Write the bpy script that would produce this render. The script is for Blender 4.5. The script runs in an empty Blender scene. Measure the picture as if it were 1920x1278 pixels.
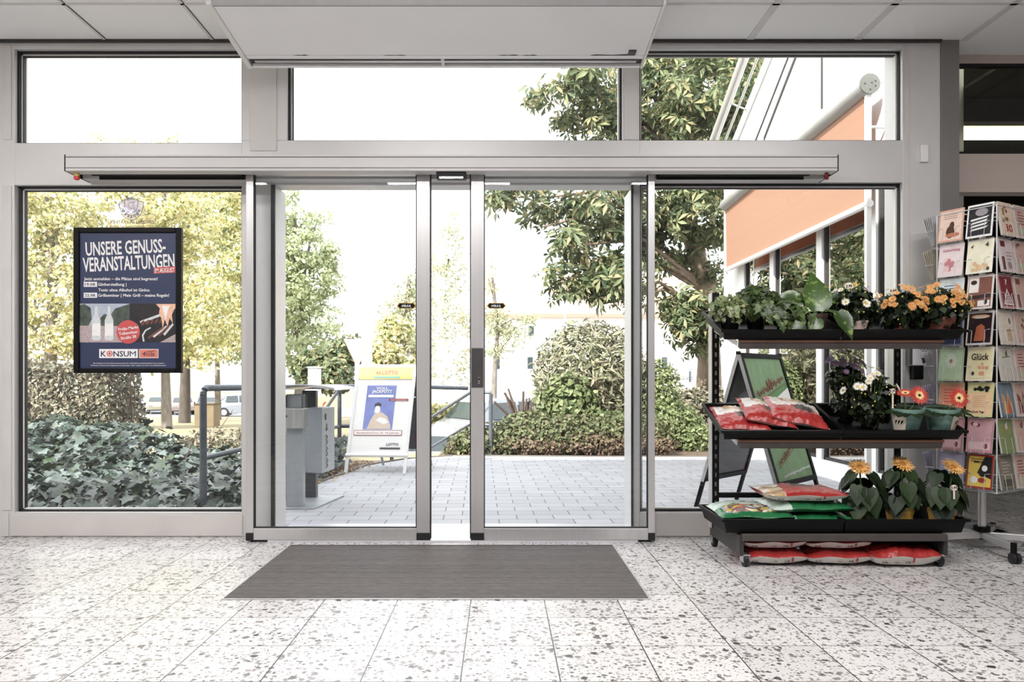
import bpy, math, random
import numpy as np
from mathutils import Matrix, Vector

# ------------------------------------------------------------------ camera, sky, sun, lamps, exposure
C = bpy.context.scene
COL = C.collection
F, CX, CY, H = 1394.0, 937.0, 711.0, 0.904          # focal length (px), principal vanishing point, eye height (m)

cam = bpy.data.objects.new('camera', bpy.data.cameras.new('camera'))
COL.objects.link(cam)
cam.location = (0, 0, H)
cam.rotation_euler = (math.pi / 2, 0, 0)
cam.data.sensor_width = 36
cam.data.lens = F / 1920 * 36
cam.data.shift_x = (960 - CX) / 1920
cam.data.shift_y = (CY - 639) / 1920
cam.data.clip_end = 400
C.camera = cam

w = bpy.data.worlds.new('sky')
C.world = w
w.use_nodes = True
w.node_tree.nodes['Background'].inputs[0].default_value = (0.955, 0.975, 1.0, 1)
w.node_tree.nodes['Background'].inputs[1].default_value = 3.3

sun = bpy.data.objects.new('sun', bpy.data.lights.new('sun', 'SUN'))
COL.objects.link(sun)
sun.data.energy = 11
sun.data.angle = math.radians(1.5)
sun.data.color = (1.0, 0.955, 0.86)
_el, _az = math.radians(36), math.radians(34)
_d = Vector((math.sin(_az) * math.cos(_el), math.cos(_az) * math.cos(_el), -math.sin(_el)))
sun.rotation_euler = _d.to_track_quat('-Z', 'Y').to_euler()

LAMPS = [(-2.9, 1.1), (-0.5, 1.1), (1.9, 1.1), (-2.9, 2.4), (-0.5, 2.4), (1.9, 2.4)]
for lx, ly in LAMPS:                                   # the shop's ceiling lamps
    L = bpy.data.lights.new('ceiling_lamp', 'AREA')
    L.shape = 'RECTANGLE'; L.size = 1.2; L.size_y = 0.35
    L.energy = 49 if ly < 2 else 25; L.color = (1.0, 0.985, 0.975)
    o = bpy.data.objects.new('ceiling_lamp', L)
    o.location = (lx, ly, 2.83)
    COL.objects.link(o)

C.view_settings.view_transform = 'Standard'
C.view_settings.look = 'None'
C.view_settings.gamma = 1
C.view_settings.use_curve_mapping = False
C.view_settings.exposure = 0.0
C.cycles.max_bounces = 10
C.cycles.transparent_max_bounces = 24
C.cycles.caustics_reflective = False
C.cycles.caustics_refractive = False
C.cycles.sample_clamp_indirect = 6

# ------------------------------------------------------------------ helpers
R = random.Random(7)
rng = np.random.default_rng(11)
PI = math.pi
IDM = Matrix.Identity(4)
WM = {}                                                # world matrix of every object by name


def P(px, py, Y):
    return Vector(((px - CX) * Y / F, Y, H - (py - CY) * Y / F))


def XZ(px, py, Y):
    p = P(px, py, Y)
    return p.x, p.z


def lin(c):
    return tuple((v / 255 / 12.92) if v / 255 <= 0.04045 else ((v / 255 + 0.055) / 1.055) ** 2.4 for v in c)


def new_mat(name):
    m = bpy.data.materials.new(name)
    m.use_nodes = True
    return m, m.node_tree, m.node_tree.nodes['Principled BSDF']


def pm(name, col, rough=0.5, metal=0.0, var=0.06, scale=8.0, bump=0.0, bscale=60.0, stretch=None, spec=0.5, coat=0.0, lum=True):
    """painted / plastic / metal surface: base colour with a procedural noise variation"""
    m, t, b = new_mat(name)
    N = t.nodes
    c = lin(col) if lum else col
    tc = N.new('ShaderNodeTexCoord')
    vec = tc.outputs['Object']
    if stretch:
        mp = N.new('ShaderNodeMapping'); mp.inputs['Scale'].default_value = stretch
        t.links.new(vec, mp.inputs[0]); vec = mp.outputs[0]
    nz = N.new('ShaderNodeTexNoise'); nz.inputs['Scale'].default_value = scale; nz.inputs['Detail'].default_value = 4
    t.links.new(vec, nz.inputs['Vector'])
    rp = N.new('ShaderNodeValToRGB')
    rp.color_ramp.elements[0].position = 0.3; rp.color_ramp.elements[1].position = 0.7
    rp.color_ramp.elements[0].color = tuple(v * (1 - var) for v in c) + (1,)
    rp.color_ramp.elements[1].color = tuple(min(1, v * (1 + var)) for v in c) + (1,)
    t.links.new(nz.outputs[0], rp.inputs[0])
    t.links.new(rp.outputs[0], b.inputs['Base Color'])
    b.inputs['Roughness'].default_value = rough
    b.inputs['Metallic'].default_value = metal
    b.inputs['Specular IOR Level'].default_value = spec
    b.inputs['Coat Weight'].default_value = coat
    if bump:
        n2 = N.new('ShaderNodeTexNoise'); n2.inputs['Scale'].default_value = bscale
        t.links.new(vec, n2.inputs['Vector'])
        bp = N.new('ShaderNodeBump'); bp.inputs['Strength'].default_value = bump; bp.inputs['Distance'].default_value = 0.01
        t.links.new(n2.outputs[0], bp.inputs['Height'])
        t.links.new(bp.outputs[0], b.inputs['Normal'])
    return m


def leaf_mat(name, cols, trans=0.35, rough=0.5, spec=0.3):
    """leaf: colour differs from leaf to leaf, light passes partly through"""
    m, t, b = new_mat(name)
    N = t.nodes
    g = N.new('ShaderNodeNewGeometry')
    rp = N.new('ShaderNodeValToRGB')
    e = rp.color_ramp.elements
    while len(e) < len(cols):
        e.new(0.5)
    for i, c in enumerate(cols):
        e[i].position = i / max(1, len(cols) - 1)
        e[i].color = lin(c) + (1,)
    t.links.new(g.outputs['Random Per Island'], rp.inputs[0])
    t.links.new(rp.outputs[0], b.inputs['Base Color'])
    b.inputs['Roughness'].default_value = rough
    b.inputs['Specular IOR Level'].default_value = spec
    tr = N.new('ShaderNodeBsdfTranslucent')
    t.links.new(rp.outputs[0], tr.inputs[0])
    mx = N.new('ShaderNodeMixShader'); mx.inputs[0].default_value = trans
    t.links.new(b.outputs[0], mx.inputs[1]); t.links.new(tr.outputs[0], mx.inputs[2])
    t.links.new(mx.outputs[0], N['Material Output'].inputs[0])
    return m


def glass_mat(name, tint=(1, 1, 1), refl=1.0, ior=1.45):
    m, t, b = new_mat(name)
    N = t.nodes
    N.remove(b)
    tr = N.new('ShaderNodeBsdfTransparent'); tr.inputs[0].default_value = tint + (1,)
    gl = N.new('ShaderNodeBsdfGlossy'); gl.inputs['Roughness'].default_value = 0.0
    fr = N.new('ShaderNodeFresnel'); fr.inputs[0].default_value = ior
    mu = N.new('ShaderNodeMath'); mu.operation = 'MULTIPLY'; mu.inputs[1].default_value = refl; mu.use_clamp = True
    t.links.new(fr.outputs[0], mu.inputs[0])
    ge = N.new('ShaderNodeNewGeometry')                # the pane reflects once, on the side the light comes from
    nb = N.new('ShaderNodeMath'); nb.operation = 'SUBTRACT'; nb.inputs[0].default_value = 1; t.links.new(ge.outputs['Backfacing'], nb.inputs[1])
    m2 = N.new('ShaderNodeMath'); m2.operation = 'MULTIPLY'; t.links.new(mu.outputs[0], m2.inputs[0]); t.links.new(nb.outputs[0], m2.inputs[1])
    mx = N.new('ShaderNodeMixShader')
    t.links.new(m2.outputs[0], mx.inputs[0])
    t.links.new(tr.outputs[0], mx.inputs[1]); t.links.new(gl.outputs[0], mx.inputs[2])
    t.links.new(mx.outputs[0], N['Material Output'].inputs[0])
    return m


def emit_mat(name, col, s):
    m, t, b = new_mat(name)
    b.inputs['Base Color'].default_value = lin(col) + (1,)
    b.inputs['Emission Color'].default_value = lin(col) + (1,)
    b.inputs['Emission Strength'].default_value = s
    return m


def film_mat(name, col, a):
    m, t, b = new_mat(name)
    N = t.nodes
    b.inputs['Base Color'].default_value = lin(col) + (1,)
    tr = N.new('ShaderNodeBsdfTransparent'); tr.inputs[0].default_value = lin(col) + (1,)
    tl = N.new('ShaderNodeBsdfTranslucent'); tl.inputs[0].default_value = lin(col) + (1,)
    m1 = N.new('ShaderNodeMixShader'); m1.inputs[0].default_value = .5
    t.links.new(tl.outputs[0], m1.inputs[1]); t.links.new(b.outputs[0], m1.inputs[2])
    mx = N.new('ShaderNodeMixShader'); mx.inputs[0].default_value = a
    t.links.new(tr.outputs[0], mx.inputs[1]); t.links.new(m1.outputs[0], mx.inputs[2])
    t.links.new(mx.outputs[0], N['Material Output'].inputs[0])
    return m


class MB:
    """collects geometry (world or local coordinates) and builds ONE mesh object"""
    def __init__(s):
        s.v = []; s.f = []; s.m = []

    def add(s, vs, fs, mi=0, M=None):
        k = len(s.v)
        s.v += [tuple(M @ Vector(v)) if M else tuple(v) for v in vs]
        for f in fs:
            s.f.append(tuple(i + k for i in f)); s.m.append(mi)
        return s

    def box(s, x0, x1, y0, y1, z0, z1, mi=0, M=None):
        vs = [(x0, y0, z0), (x1, y0, z0), (x1, y1, z0), (x0, y1, z0), (x0, y0, z1), (x1, y0, z1), (x1, y1, z1), (x0, y1, z1)]
        return s.add(vs, [(0, 3, 2, 1), (4, 5, 6, 7), (0, 1, 5, 4), (1, 2, 6, 5), (2, 3, 7, 6), (3, 0, 4, 7)], mi, M)

    def pbox(s, px0, px1, py0, py1, Y, d, mi=0):
        """box whose front face (at depth Y) covers that window of the front plane; d = thickness away from the camera"""
        x0, z1 = XZ(px0, py0, Y); x1, z0 = XZ(px1, py1, Y)
        return s.box(x0, x1, Y, Y + d, z0, z1, mi)

    def prism(s, poly, axis, a0, a1, mi=0, M=None):
        """poly of 2D points extruded along axis from a0 to a1"""
        n = len(poly)
        def mk(p, a):
            return {'x': (a, p[0], p[1]), 'y': (p[0], a, p[1]), 'z': (p[0], p[1], a)}[axis]
        vs = [mk(p, a0) for p in poly] + [mk(p, a1) for p in poly]
        fs = [tuple(range(n)), tuple(range(2 * n - 1, n - 1, -1))] + [(i, i + n, (i + 1) % n + n, (i + 1) % n) for i in range(n)]
        return s.add(vs, fs, mi, M)

    def tube(s, pts, r, n=8, mi=0, M=None, cap=True):
        pts = [Vector(p) for p in pts]
        rs = r if isinstance(r, (list, tuple)) else [r] * len(pts)
        vs = []; fs = []
        for i, p in enumerate(pts):
            a = pts[max(0, i - 1)]; b = pts[min(len(pts) - 1, i + 1)]
            t = (b - a)
            t = t.normalized() if t.length > 1e-9 else Vector((0, 0, 1))
            u = t.cross(Vector((0, 0, 1)) if abs(t.z) < 0.9 else Vector((1, 0, 0))).normalized()
            w_ = t.cross(u)
            for k in range(n):
                an = 2 * PI * k / n
                vs.append(p + (u * math.cos(an) + w_ * math.sin(an)) * rs[i])
        for i in range(len(pts) - 1):
            for k in range(n):
                fs.append((i * n + k, i * n + (k + 1) % n, (i + 1) * n + (k + 1) % n, (i + 1) * n + k))
        if cap:
            fs.append(tuple(range(n - 1, -1, -1))); fs.append(tuple(range((len(pts) - 1) * n, len(pts) * n)))
        return s.add(vs, fs, mi, M)

    def lathe(s, prof, c=(0, 0, 0), n=20, mi=0, M=None):
        """prof: (radius, z) pairs"""
        vs = []; fs = []
        for r_, z in prof:
            for k in range(n):
                a = 2 * PI * k / n
                vs.append((c[0] + r_ * math.cos(a), c[1] + r_ * math.sin(a), c[2] + z))
        for i in range(len(prof) - 1):
            for k in range(n):
                fs.append((i * n + k, i * n + (k + 1) % n, (i + 1) * n + (k + 1) % n, (i + 1) * n + k))
        fs.append(tuple(range(n - 1, -1, -1))); fs.append(tuple(range((len(prof) - 1) * n, len(prof) * n)))
        return s.add(vs, fs, mi, M)

    def poly(s, pts, mi=0, M=None):
        return s.add(pts, [tuple(range(len(pts)))], mi, M)

    def disc(s, c, r_, Y, n=24, mi=0, th=0.001):
        """thin disc facing the camera on a plane of constant depth"""
        pts = [(c[0] + r_ * math.cos(2 * PI * k / n), c[1] + r_ * math.sin(2 * PI * k / n)) for k in range(n)]
        return s.prism(pts, 'y', Y, Y + th, mi)

    def build(s, name, mats, parent=None, local=False, bevel=0.0, smooth=False, seg=2):
        me = bpy.data.meshes.new(name)
        Mw = WM[parent.name] if parent else IDM
        if parent and not local and Mw != IDM:
            inv = Mw.inverted()
            vs = [tuple(inv @ Vector(v)) for v in s.v]
        else:
            vs = s.v
        me.from_pydata(vs, [], s.f)
        mats = mats if isinstance(mats, (list, tuple)) else [mats]
        for m in mats:
            me.materials.append(m)
        if len(mats) > 1:
            me.polygons.foreach_set('material_index', s.m)
        if smooth:
            me.polygons.foreach_set('use_smooth', [True] * len(s.f))
            me.set_sharp_from_angle(angle=math.radians(38))
        me.update()
        o = bpy.data.objects.new(name, me)
        COL.objects.link(o)
        if parent:
            o.parent = parent
        WM[o.name] = Mw
        if bevel:
            b = o.modifiers.new('bevel', 'BEVEL'); b.width = bevel; b.segments = seg; b.limit_method = 'ANGLE'
        return o


def thing(name, label, cat, loc=(0, 0, 0), rot=None, group=None):
    o = bpy.data.objects.new(name, None)
    COL.objects.link(o)
    M = Matrix.Translation(loc)
    if rot is not None:
        M = M @ (Matrix.Rotation(rot, 4, 'Z') if isinstance(rot, (int, float)) else rot)
    o.matrix_world = M
    o.matrix_basis = M
    o.empty_display_size = 0.05
    WM[o.name] = M
    o['label'] = label; o['category'] = cat
    if group: o['group'] = group
    return o


def tag(o, label, cat, group=None, kind=None):
    o['label'] = label; o['category'] = cat
    if group: o['group'] = group
    if kind: o['kind'] = kind
    return o


def struct(o, label=None):
    o['kind'] = 'structure'
    if label: o['label'] = label
    return o


def sroot(name, label=None):
    o = bpy.data.objects.new(name, None); COL.objects.link(o); WM[o.name] = IDM
    o['kind'] = 'structure'
    if label: o['label'] = label
    return o


def text_geo(txt, M, height, width=None, bold=0.0, align='CENTER', depth=0.0006):
    """lettering as mesh data: placed by M (text plane = local XY), returns (verts, faces)"""
    cu = bpy.data.curves.new('t', 'FONT'); cu.body = txt; cu.size = 1.0; cu.offset = bold; cu.resolution_u = 2
    cu.extrude = 0.5
    o = bpy.data.objects.new('t', cu); COL.objects.link(o)
    dg = bpy.context.evaluated_depsgraph_get(); dg.update()
    me = bpy.data.meshes.new_from_object(o.evaluated_get(dg))
    vs = np.array([v.co[:] for v in me.vertices]); fs = [tuple(p.vertices) for p in me.polygons]
    bpy.data.objects.remove(o); bpy.data.curves.remove(cu); bpy.data.meshes.remove(me)
    if len(vs) == 0:
        return [], []
    x0, x1 = vs[:, 0].min(), vs[:, 0].max()
    sy = height / 0.72
    sx = (width / (x1 - x0)) if width else sy
    ax = {'CENTER': (x0 + x1) / 2, 'LEFT': x0, 'RIGHT': x1}[align]
    out = [M @ Vector(((v[0] - ax) * sx, v[1] * sy, v[2] * depth)) for v in vs]
    return out, fs


def ptext(mb, txt, px, py, h, wpx, Y, mi=0, bold=0.0, align='CENTER', rot=0.0, mirror=False):
    """lettering on a plane facing the camera at depth Y; px, py = anchor on the baseline; h, wpx in photograph pixels"""
    k = Y / F
    M = Matrix.Translation(P(px, py, Y)) @ Matrix.Rotation(PI / 2, 4, 'X') @ Matrix.Rotation(rot, 4, 'Z')
    if mirror:
        M = M @ Matrix.Diagonal((-1, 1, 1, 1))
    vs, fs = text_geo(txt, M, h * k, wpx * k if wpx else None, bold, align)
    mb.add(vs, fs, mi)


# ---- leaves ---------------------------------------------------------------
def T_oval(wd=0.3, bend=0.08):
    return np.array([(0, 0, 0), (0.5, wd, bend), (1, 0, -bend), (0.5, -wd, bend)], float), np.array([(0, 1, 2), (0, 2, 3)])


def T_palm(n=5, wd=0.17):
    V = []; T = []
    for i in range(n):
        a = math.radians(-105 + 210 * i / (n - 1))
        L = 1.0 - 0.35 * abs(i - (n - 1) / 2) / ((n - 1) / 2)
        k = len(V)
        for (x, y, z) in ((0.04, 0, 0), (0.6 * L, wd * L, -0.05), (L, 0, -0.28), (0.6 * L, -wd * L, -0.05)):
            V.append((x * math.cos(a) - y * math.sin(a), x * math.sin(a) + y * math.cos(a), z))
        T += [(k, k + 1, k + 2), (k, k + 2, k + 3)]
    return np.array(V), np.array(T)


def T_outline(pts, bend=0.1):
    """fan around the leaf's middle; pts = half outline (x, y) from base to tip"""
    V = [(0.35, 0, 0.0)]
    ring = [(x, y, bend * y * 1.2 - 0.12 * x * x) for x, y in pts] + [(x, -y, bend * y * 1.2 - 0.12 * x * x) for x, y in reversed(pts[1:-1])]
    V += ring
    n = len(ring)
    return np.array(V, float), np.array([(0, 1 + i, 1 + (i + 1) % n) for i in range(n)])


IVY = T_outline([(0, 0), (-0.12, 0.28), (0.12, 0.5), (0.28, 0.28), (0.55, 0.42), (0.62, 0.2), (1, 0)])
HEART = T_outline([(0, 0), (-0.1, 0.2), (0.02, 0.38), (0.3, 0.42), (0.62, 0.27), (0.85, 0.1), (1, 0)])
OVAL = T_oval(); POINT = T_outline([(0, 0), (-.04, .14), (.1, .26), (.35, .29), (.6, .2), (.82, .08), (1, 0)], .25); LANCE = T_oval(0.13, 0.04); NARROW = T_oval(0.08, 0.03); PALM = T_palm(); ROUND = T_oval(0.4, 0.06)


def tri_mesh(name, V, T, mats, parent=None, mi=None):
    me = bpy.data.meshes.new(name)
    V = np.asarray(V, dtype=np.float32)
    if parent is not None and WM[parent.name] != IDM:
        inv = np.array(WM[parent.name].inverted())
        V = (V @ inv[:3, :3].T + inv[:3, 3]).astype(np.float32)
    T = np.asarray(T, dtype=np.int32)
    me.vertices.add(len(V)); me.vertices.foreach_set('co', V.ravel())
    me.loops.add(T.size); me.loops.foreach_set('vertex_index', T.ravel())
    me.polygons.add(len(T)); me.polygons.foreach_set('loop_start', np.arange(0, T.size, 3, dtype=np.int32))
    for m in (mats if isinstance(mats, (list, tuple)) else [mats]):
        me.materials.append(m)
    if mi is not None:
        me.polygons.foreach_set('material_index', np.asarray(mi, dtype=np.int32))
    me.update(calc_edges=True); me.validate()
    o = bpy.data.objects.new(name, me); COL.objects.link(o)
    if parent is not None: o.parent = parent
    WM[o.name] = WM[parent.name] if parent is not None else IDM
    return o


def unit(a):
    return a / np.maximum(np.linalg.norm(a, axis=-1, keepdims=True), 1e-9)


def leaf_arrays(pts, nrm, size, tpl, dirs=None):
    V0, T0 = tpl
    n = len(pts)
    z = unit(nrm)
    t = rng.normal(size=(n, 3)) if dirs is None else dirs
    x = unit(t - (t * z).sum(1, keepdims=True) * z)
    y = np.cross(z, x)
    s = np.asarray(size).reshape(-1, 1, 1) * np.ones((n, 1, 1))
    V = pts[:, None, :] + s * (V0[None, :, 0:1] * x[:, None, :] + V0[None, :, 1:2] * y[:, None, :] + V0[None, :, 2:3] * z[:, None, :])
    T = T0[None, :, :] + (np.arange(n) * len(V0))[:, None, None]
    return V.reshape(-1, 3), T.reshape(-1, 3)


def leaves(name, mat, parent, pts, nrm, size, tpl, dirs=None):
    V, T = leaf_arrays(np.asarray(pts, float), np.asarray(nrm, float), size, tpl, dirs)
    return tri_mesh(name, V, T, mat, parent)


def blob_points(blobs, n, clump=0.0, nclump=0, shell=0.35, up=0.5):
    """points and leaf normals in a union of ellipsoids (cx,cy,cz, rx,ry,rz); optional gathering in clumps"""
    B = np.array(blobs, float)
    vol = (B[:, 3] * B[:, 4] * B[:, 5]) ** 0.75
    k = rng.choice(len(B), size=(nclump if nclump else n), p=vol / vol.sum())
    d = unit(rng.normal(size=(len(k), 3)))
    u = rng.random((len(k), 1)) ** shell
    p = B[k, :3] + d * u * B[k, 3:]
    nr = d
    if nclump:
        j = rng.integers(0, nclump, n)
        q = unit(rng.normal(size=(n, 3))) * (rng.random((n, 1)) ** 0.5) * clump
        q[:, 2] *= 0.6
        p = p[j] + q
        nr = d[j] * 0.5 + unit(q)
    nr = nr + rng.normal(size=nr.shape) * 0.55 + np.array([0, 0, up])
    return p, nr

# ------------------------------------------------------------------ materials
ALU = pm('aluminium_paint', (208, 206, 205), 0.38, 0.15, 0.03, 3, spec=0.5)
ALU_H = pm('operator_paint', (196, 193, 192), .45, .05, .03, 3, spec=.4)
ALU_D = pm('aluminium_panel', (206, 202, 199), 0.42, 0.1, 0.04, 5)
ALU_B = pm('brushed_aluminium', (205, 203, 203), 0.32, 0.55, 0.03, 30, stretch=(1, 1, 0.05))
WHITE = pm('white_paint', (232, 230, 228), 0.45, 0, 0.02, 4)
WALLP = pm('wall_paint', (205, 200, 196), 0.7, 0, 0.03, 3)
CREAM = pm('beige_panel', (196, 182, 174), 0.6, 0, 0.03, 3)
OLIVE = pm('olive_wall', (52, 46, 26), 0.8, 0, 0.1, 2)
COLUMN = pm('grey_column', (122, 118, 117), 0.5, 0, 0.04, 3)
BLACK = pm('black_rubber', (22, 22, 24), 0.55, 0, 0.1, 20)
BLKPL = pm('black_plastic', (7, 7, 8), 0.45, 0, 0.15, 25, spec=0.2)
BLKMT = pm('black_metal', (14, 14, 14), 0.45, 0.0, 0.1, 20, spec=0.25)
DKGREY = pm('dark_grey_metal', (64, 61, 60), 0.45, 0.2, 0.08, 15, spec=.35)
GREYP = pm('grey_plate', (86, 82, 84), 0.35, 0.5, 0.08, 20)
CHROME = pm('chrome', (200, 200, 202), 0.18, 0.9, 0.03, 10)
GLASS = glass_mat('window_glass', (0.985, 0.99, 0.985), 1.6)
GLASS_L = glass_mat('leaf_glass', (0.97, 0.98, 0.985), 1.8)
GLASS_X = glass_mat('annex_glass', (0.5, 0.52, 0.5), 6.5)
GLASS_T = glass_mat('transom_glass', (0.7, 0.7, 0.62), 1.6)
RED = pm('red_print', (200, 48, 44), 0.35, 0, 0.06, 12)
PAPER = pm('paper_white', (238, 236, 232), 0.5, 0, 0.02, 10)


def ceiling_mat():
    m, t, b = new_mat('ceiling_board')
    N = t.nodes
    tc = N.new('ShaderNodeTexCoord')
    nz = N.new('ShaderNodeTexNoise'); nz.inputs['Scale'].default_value = 160
    t.links.new(tc.outputs['Object'], nz.inputs[0])
    rp = N.new('ShaderNodeValToRGB')
    rp.color_ramp.elements[0].color = lin((236, 236, 236)) + (1,); rp.color_ramp.elements[1].color = lin((246, 246, 246)) + (1,)
    t.links.new(nz.outputs[0], rp.inputs[0]); t.links.new(rp.outputs[0], b.inputs['Base Color'])
    b.inputs['Roughness'].default_value = 0.9
    bp = N.new('ShaderNodeBump'); bp.inputs['Strength'].default_value = 0.2; bp.inputs['Distance'].default_value = 0.004
    t.links.new(nz.outputs[0], bp.inputs['Height']); t.links.new(bp.outputs[0], b.inputs['Normal'])
    return m


def node_math(t, op, a, b=None, clamp=False):
    n = t.nodes.new('ShaderNodeMath'); n.operation = op; n.use_clamp = clamp
    for i, v in enumerate((a, b)):
        if v is None: continue
        if isinstance(v, (int, float)): n.inputs[i].default_value = v
        else: t.links.new(v, n.inputs[i])
    return n.outputs[0]


def mixc(t, fac, a, b):
    n = t.nodes.new('ShaderNodeMix'); n.data_type = 'RGBA'
    for sock, v in ((n.inputs[0], fac), (n.inputs[6], a), (n.inputs[7], b)):
        if isinstance(v, (int, float)): sock.default_value = v
        elif isinstance(v, tuple): sock.default_value = v + (1,)
        else: t.links.new(v, sock)
    return n.outputs[2]


def terrazzo_mat():
    m, t, b = new_mat('terrazzo_tiles')
    N = t.nodes; L = t.links
    tc = N.new('ShaderNodeTexCoord'); O = tc.outputs['Object']
    nz = N.new('ShaderNodeTexNoise'); nz.inputs['Scale'].default_value = 70; nz.inputs['Detail'].default_value = 2
    L.new(O, nz.inputs['Vector'])
    ad = N.new('ShaderNodeVectorMath'); ad.operation = 'MULTIPLY_ADD'
    L.new(nz.outputs['Color'], ad.inputs[0]); ad.inputs[1].default_value = (0.016, 0.016, 0); L.new(O, ad.inputs[2])
    sx = N.new('ShaderNodeSeparateXYZ'); L.new(O, sx.inputs[0])
    col = lin((226, 222, 219))
    out = None
    cur = col
    # tile tint
    fx = node_math(t, 'FLOOR', node_math(t, 'DIVIDE', node_math(t, 'ADD', sx.outputs[0], 0.1177 + 30), 0.3))
    fy = node_math(t, 'FLOOR', node_math(t, 'DIVIDE', node_math(t, 'ADD', sx.outputs[1], 30 - 2.525), 0.3))
    cb = N.new('ShaderNodeCombineXYZ'); L.new(fx, cb.inputs[0]); L.new(fy, cb.inputs[1])
    wn = N.new('ShaderNodeTexWhiteNoise'); wn.noise_dimensions = '2D'; L.new(cb.outputs[0], wn.inputs['Vector'])
    cur = mixc(t, wn.outputs['Value'], lin((203, 200, 199)), lin((218, 215, 214)))
    soft = N.new('ShaderNodeTexNoise'); soft.inputs['Scale'].default_value = 28; soft.inputs['Detail'].default_value = 5
    L.new(O, soft.inputs['Vector'])
    cur = mixc(t, node_math(t, 'MULTIPLY', soft.outputs[0], 0.22), cur, lin((176, 170, 168)))
    for sc_, thr, rad, dark, seed in ((34, 0.84, 0.42, (44, 40, 40), 0), (46, 0.8, 0.38, (112, 104, 102), 3), (60, 0.76, 0.40, (66, 60, 60), 5), (110, 0.66, 0.40, (128, 120, 116), 9)):
        mp = N.new('ShaderNodeMapping'); mp.inputs['Location'].default_value = (seed * 1.7, seed * 2.3, 0)
        mp.inputs['Rotation'].default_value = (0, 0, seed)
        mp.inputs['Scale'].default_value = (1, 1, 0)
        L.new(ad.outputs[0], mp.inputs[0])
        vo = N.new('ShaderNodeTexVoronoi'); vo.inputs['Scale'].default_value = sc_; vo.voronoi_dimensions = '2D'
        L.new(mp.outputs[0], vo.inputs['Vector'])
        sp = N.new('ShaderNodeSeparateColor'); L.new(vo.outputs['Color'], sp.inputs[0])
        pick = node_math(t, 'GREATER_THAN', sp.outputs[0], thr)
        r_ = node_math(t, 'MULTIPLY', node_math(t, 'ADD', sp.outputs[1], 0.45), rad * 0.8)
        near = node_math(t, 'LESS_THAN', vo.outputs['Distance'], r_)
        fac = node_math(t, 'MULTIPLY', node_math(t, 'MULTIPLY', pick, near), node_math(t, 'ADD', node_math(t, 'MULTIPLY', sp.outputs[2], 0.4), 0.6), True)
        cur = mixc(t, fac, cur, lin(dark))
    # joints
    lines = None
    for s_, off in ((sx.outputs[0], 0.1177 + 30), (sx.outputs[1], 30 - 2.525)):
        fr = node_math(t, 'FRACT', node_math(t, 'DIVIDE', node_math(t, 'ADD', s_, off), 0.3))
        e = node_math(t, 'ABSOLUTE', node_math(t, 'SUBTRACT', fr, 0.5))
        g = node_math(t, 'GREATER_THAN', e, 0.4925 if s_ == sx.outputs[0] else 0.494)
        lines = g if lines is None else node_math(t, 'MAXIMUM', lines, g)
    cur = mixc(t, lines, cur, lin((52, 47, 46)))
    L.new(cur, b.inputs['Base Color'])
    rr = N.new('ShaderNodeTexNoise'); rr.inputs['Scale'].default_value = 3; L.new(O, rr.inputs['Vector'])
    L.new(node_math(t, 'ADD', node_math(t, 'MULTIPLY', rr.outputs[0], 0.16), 0.2), b.inputs['Roughness'])
    b.inputs['Specular IOR Level'].default_value = 0.62
    bp = N.new('ShaderNodeBump'); bp.inputs['Strength'].default_value = 0.25; bp.inputs['Distance'].default_value = 0.002; bp.invert = True
    L.new(lines, bp.inputs['Height']); L.new(bp.outputs[0], b.inputs['Normal'])
    return m


def paver_mat():
    m, t, b = new_mat('concrete_pavers')
    N = t.nodes; L = t.links
    tc = N.new('ShaderNodeTexCoord')
    mp = N.new('ShaderNodeMapping'); mp.inputs['Rotation'].default_value = (0, 0, math.radians(-1.5))
    L.new(tc.outputs['Object'], mp.inputs[0])
    br = N.new('ShaderNodeTexBrick')
    br.offset = 0.5; br.squash = 1.0
    br.inputs['Color1'].default_value = lin((164, 165, 170)) + (1,)
    br.inputs['Color2'].default_value = lin((179, 180, 184)) + (1,)
    br.inputs['Mortar'].default_value = lin((74, 72, 72)) + (1,)
    br.inputs['Scale'].default_value = 1.0
    br.inputs['Mortar Size'].default_value = 0.0035
    br.inputs['Mortar Smooth'].default_value = 0.3
    br.inputs['Brick Width'].default_value = 0.24
    br.inputs['Row Height'].default_value = 0.155
    L.new(mp.outputs[0], br.inputs[0])
    nz = N.new('ShaderNodeTexNoise'); nz.inputs['Scale'].default_value = 1.6; nz.inputs['Detail'].default_value = 6
    L.new(tc.outputs['Object'], nz.inputs['Vector'])
    c = mixc(t, node_math(t, 'MULTIPLY', nz.outputs[0], 0.35), br.outputs['Color'], lin((142, 142, 144)))
    L.new(c, b.inputs['Base Color'])
    b.inputs['Roughness'].default_value = 0.75
    bp = N.new('ShaderNodeBump'); bp.inputs['Strength'].default_value = 0.4; bp.inputs['Distance'].default_value = 0.004; bp.invert = True
    L.new(br.outputs['Fac'], bp.inputs['Height']); L.new(bp.outputs[0], b.inputs['Normal'])
    return m


# ------------------------------------------------------------------ the room
YW = 4.272                                             # inner face of the shop front
CEIL = 2.85


def wx(px): return (px - CX) * YW / F
def wz(py): return H - (py - CY) * YW / F


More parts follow.
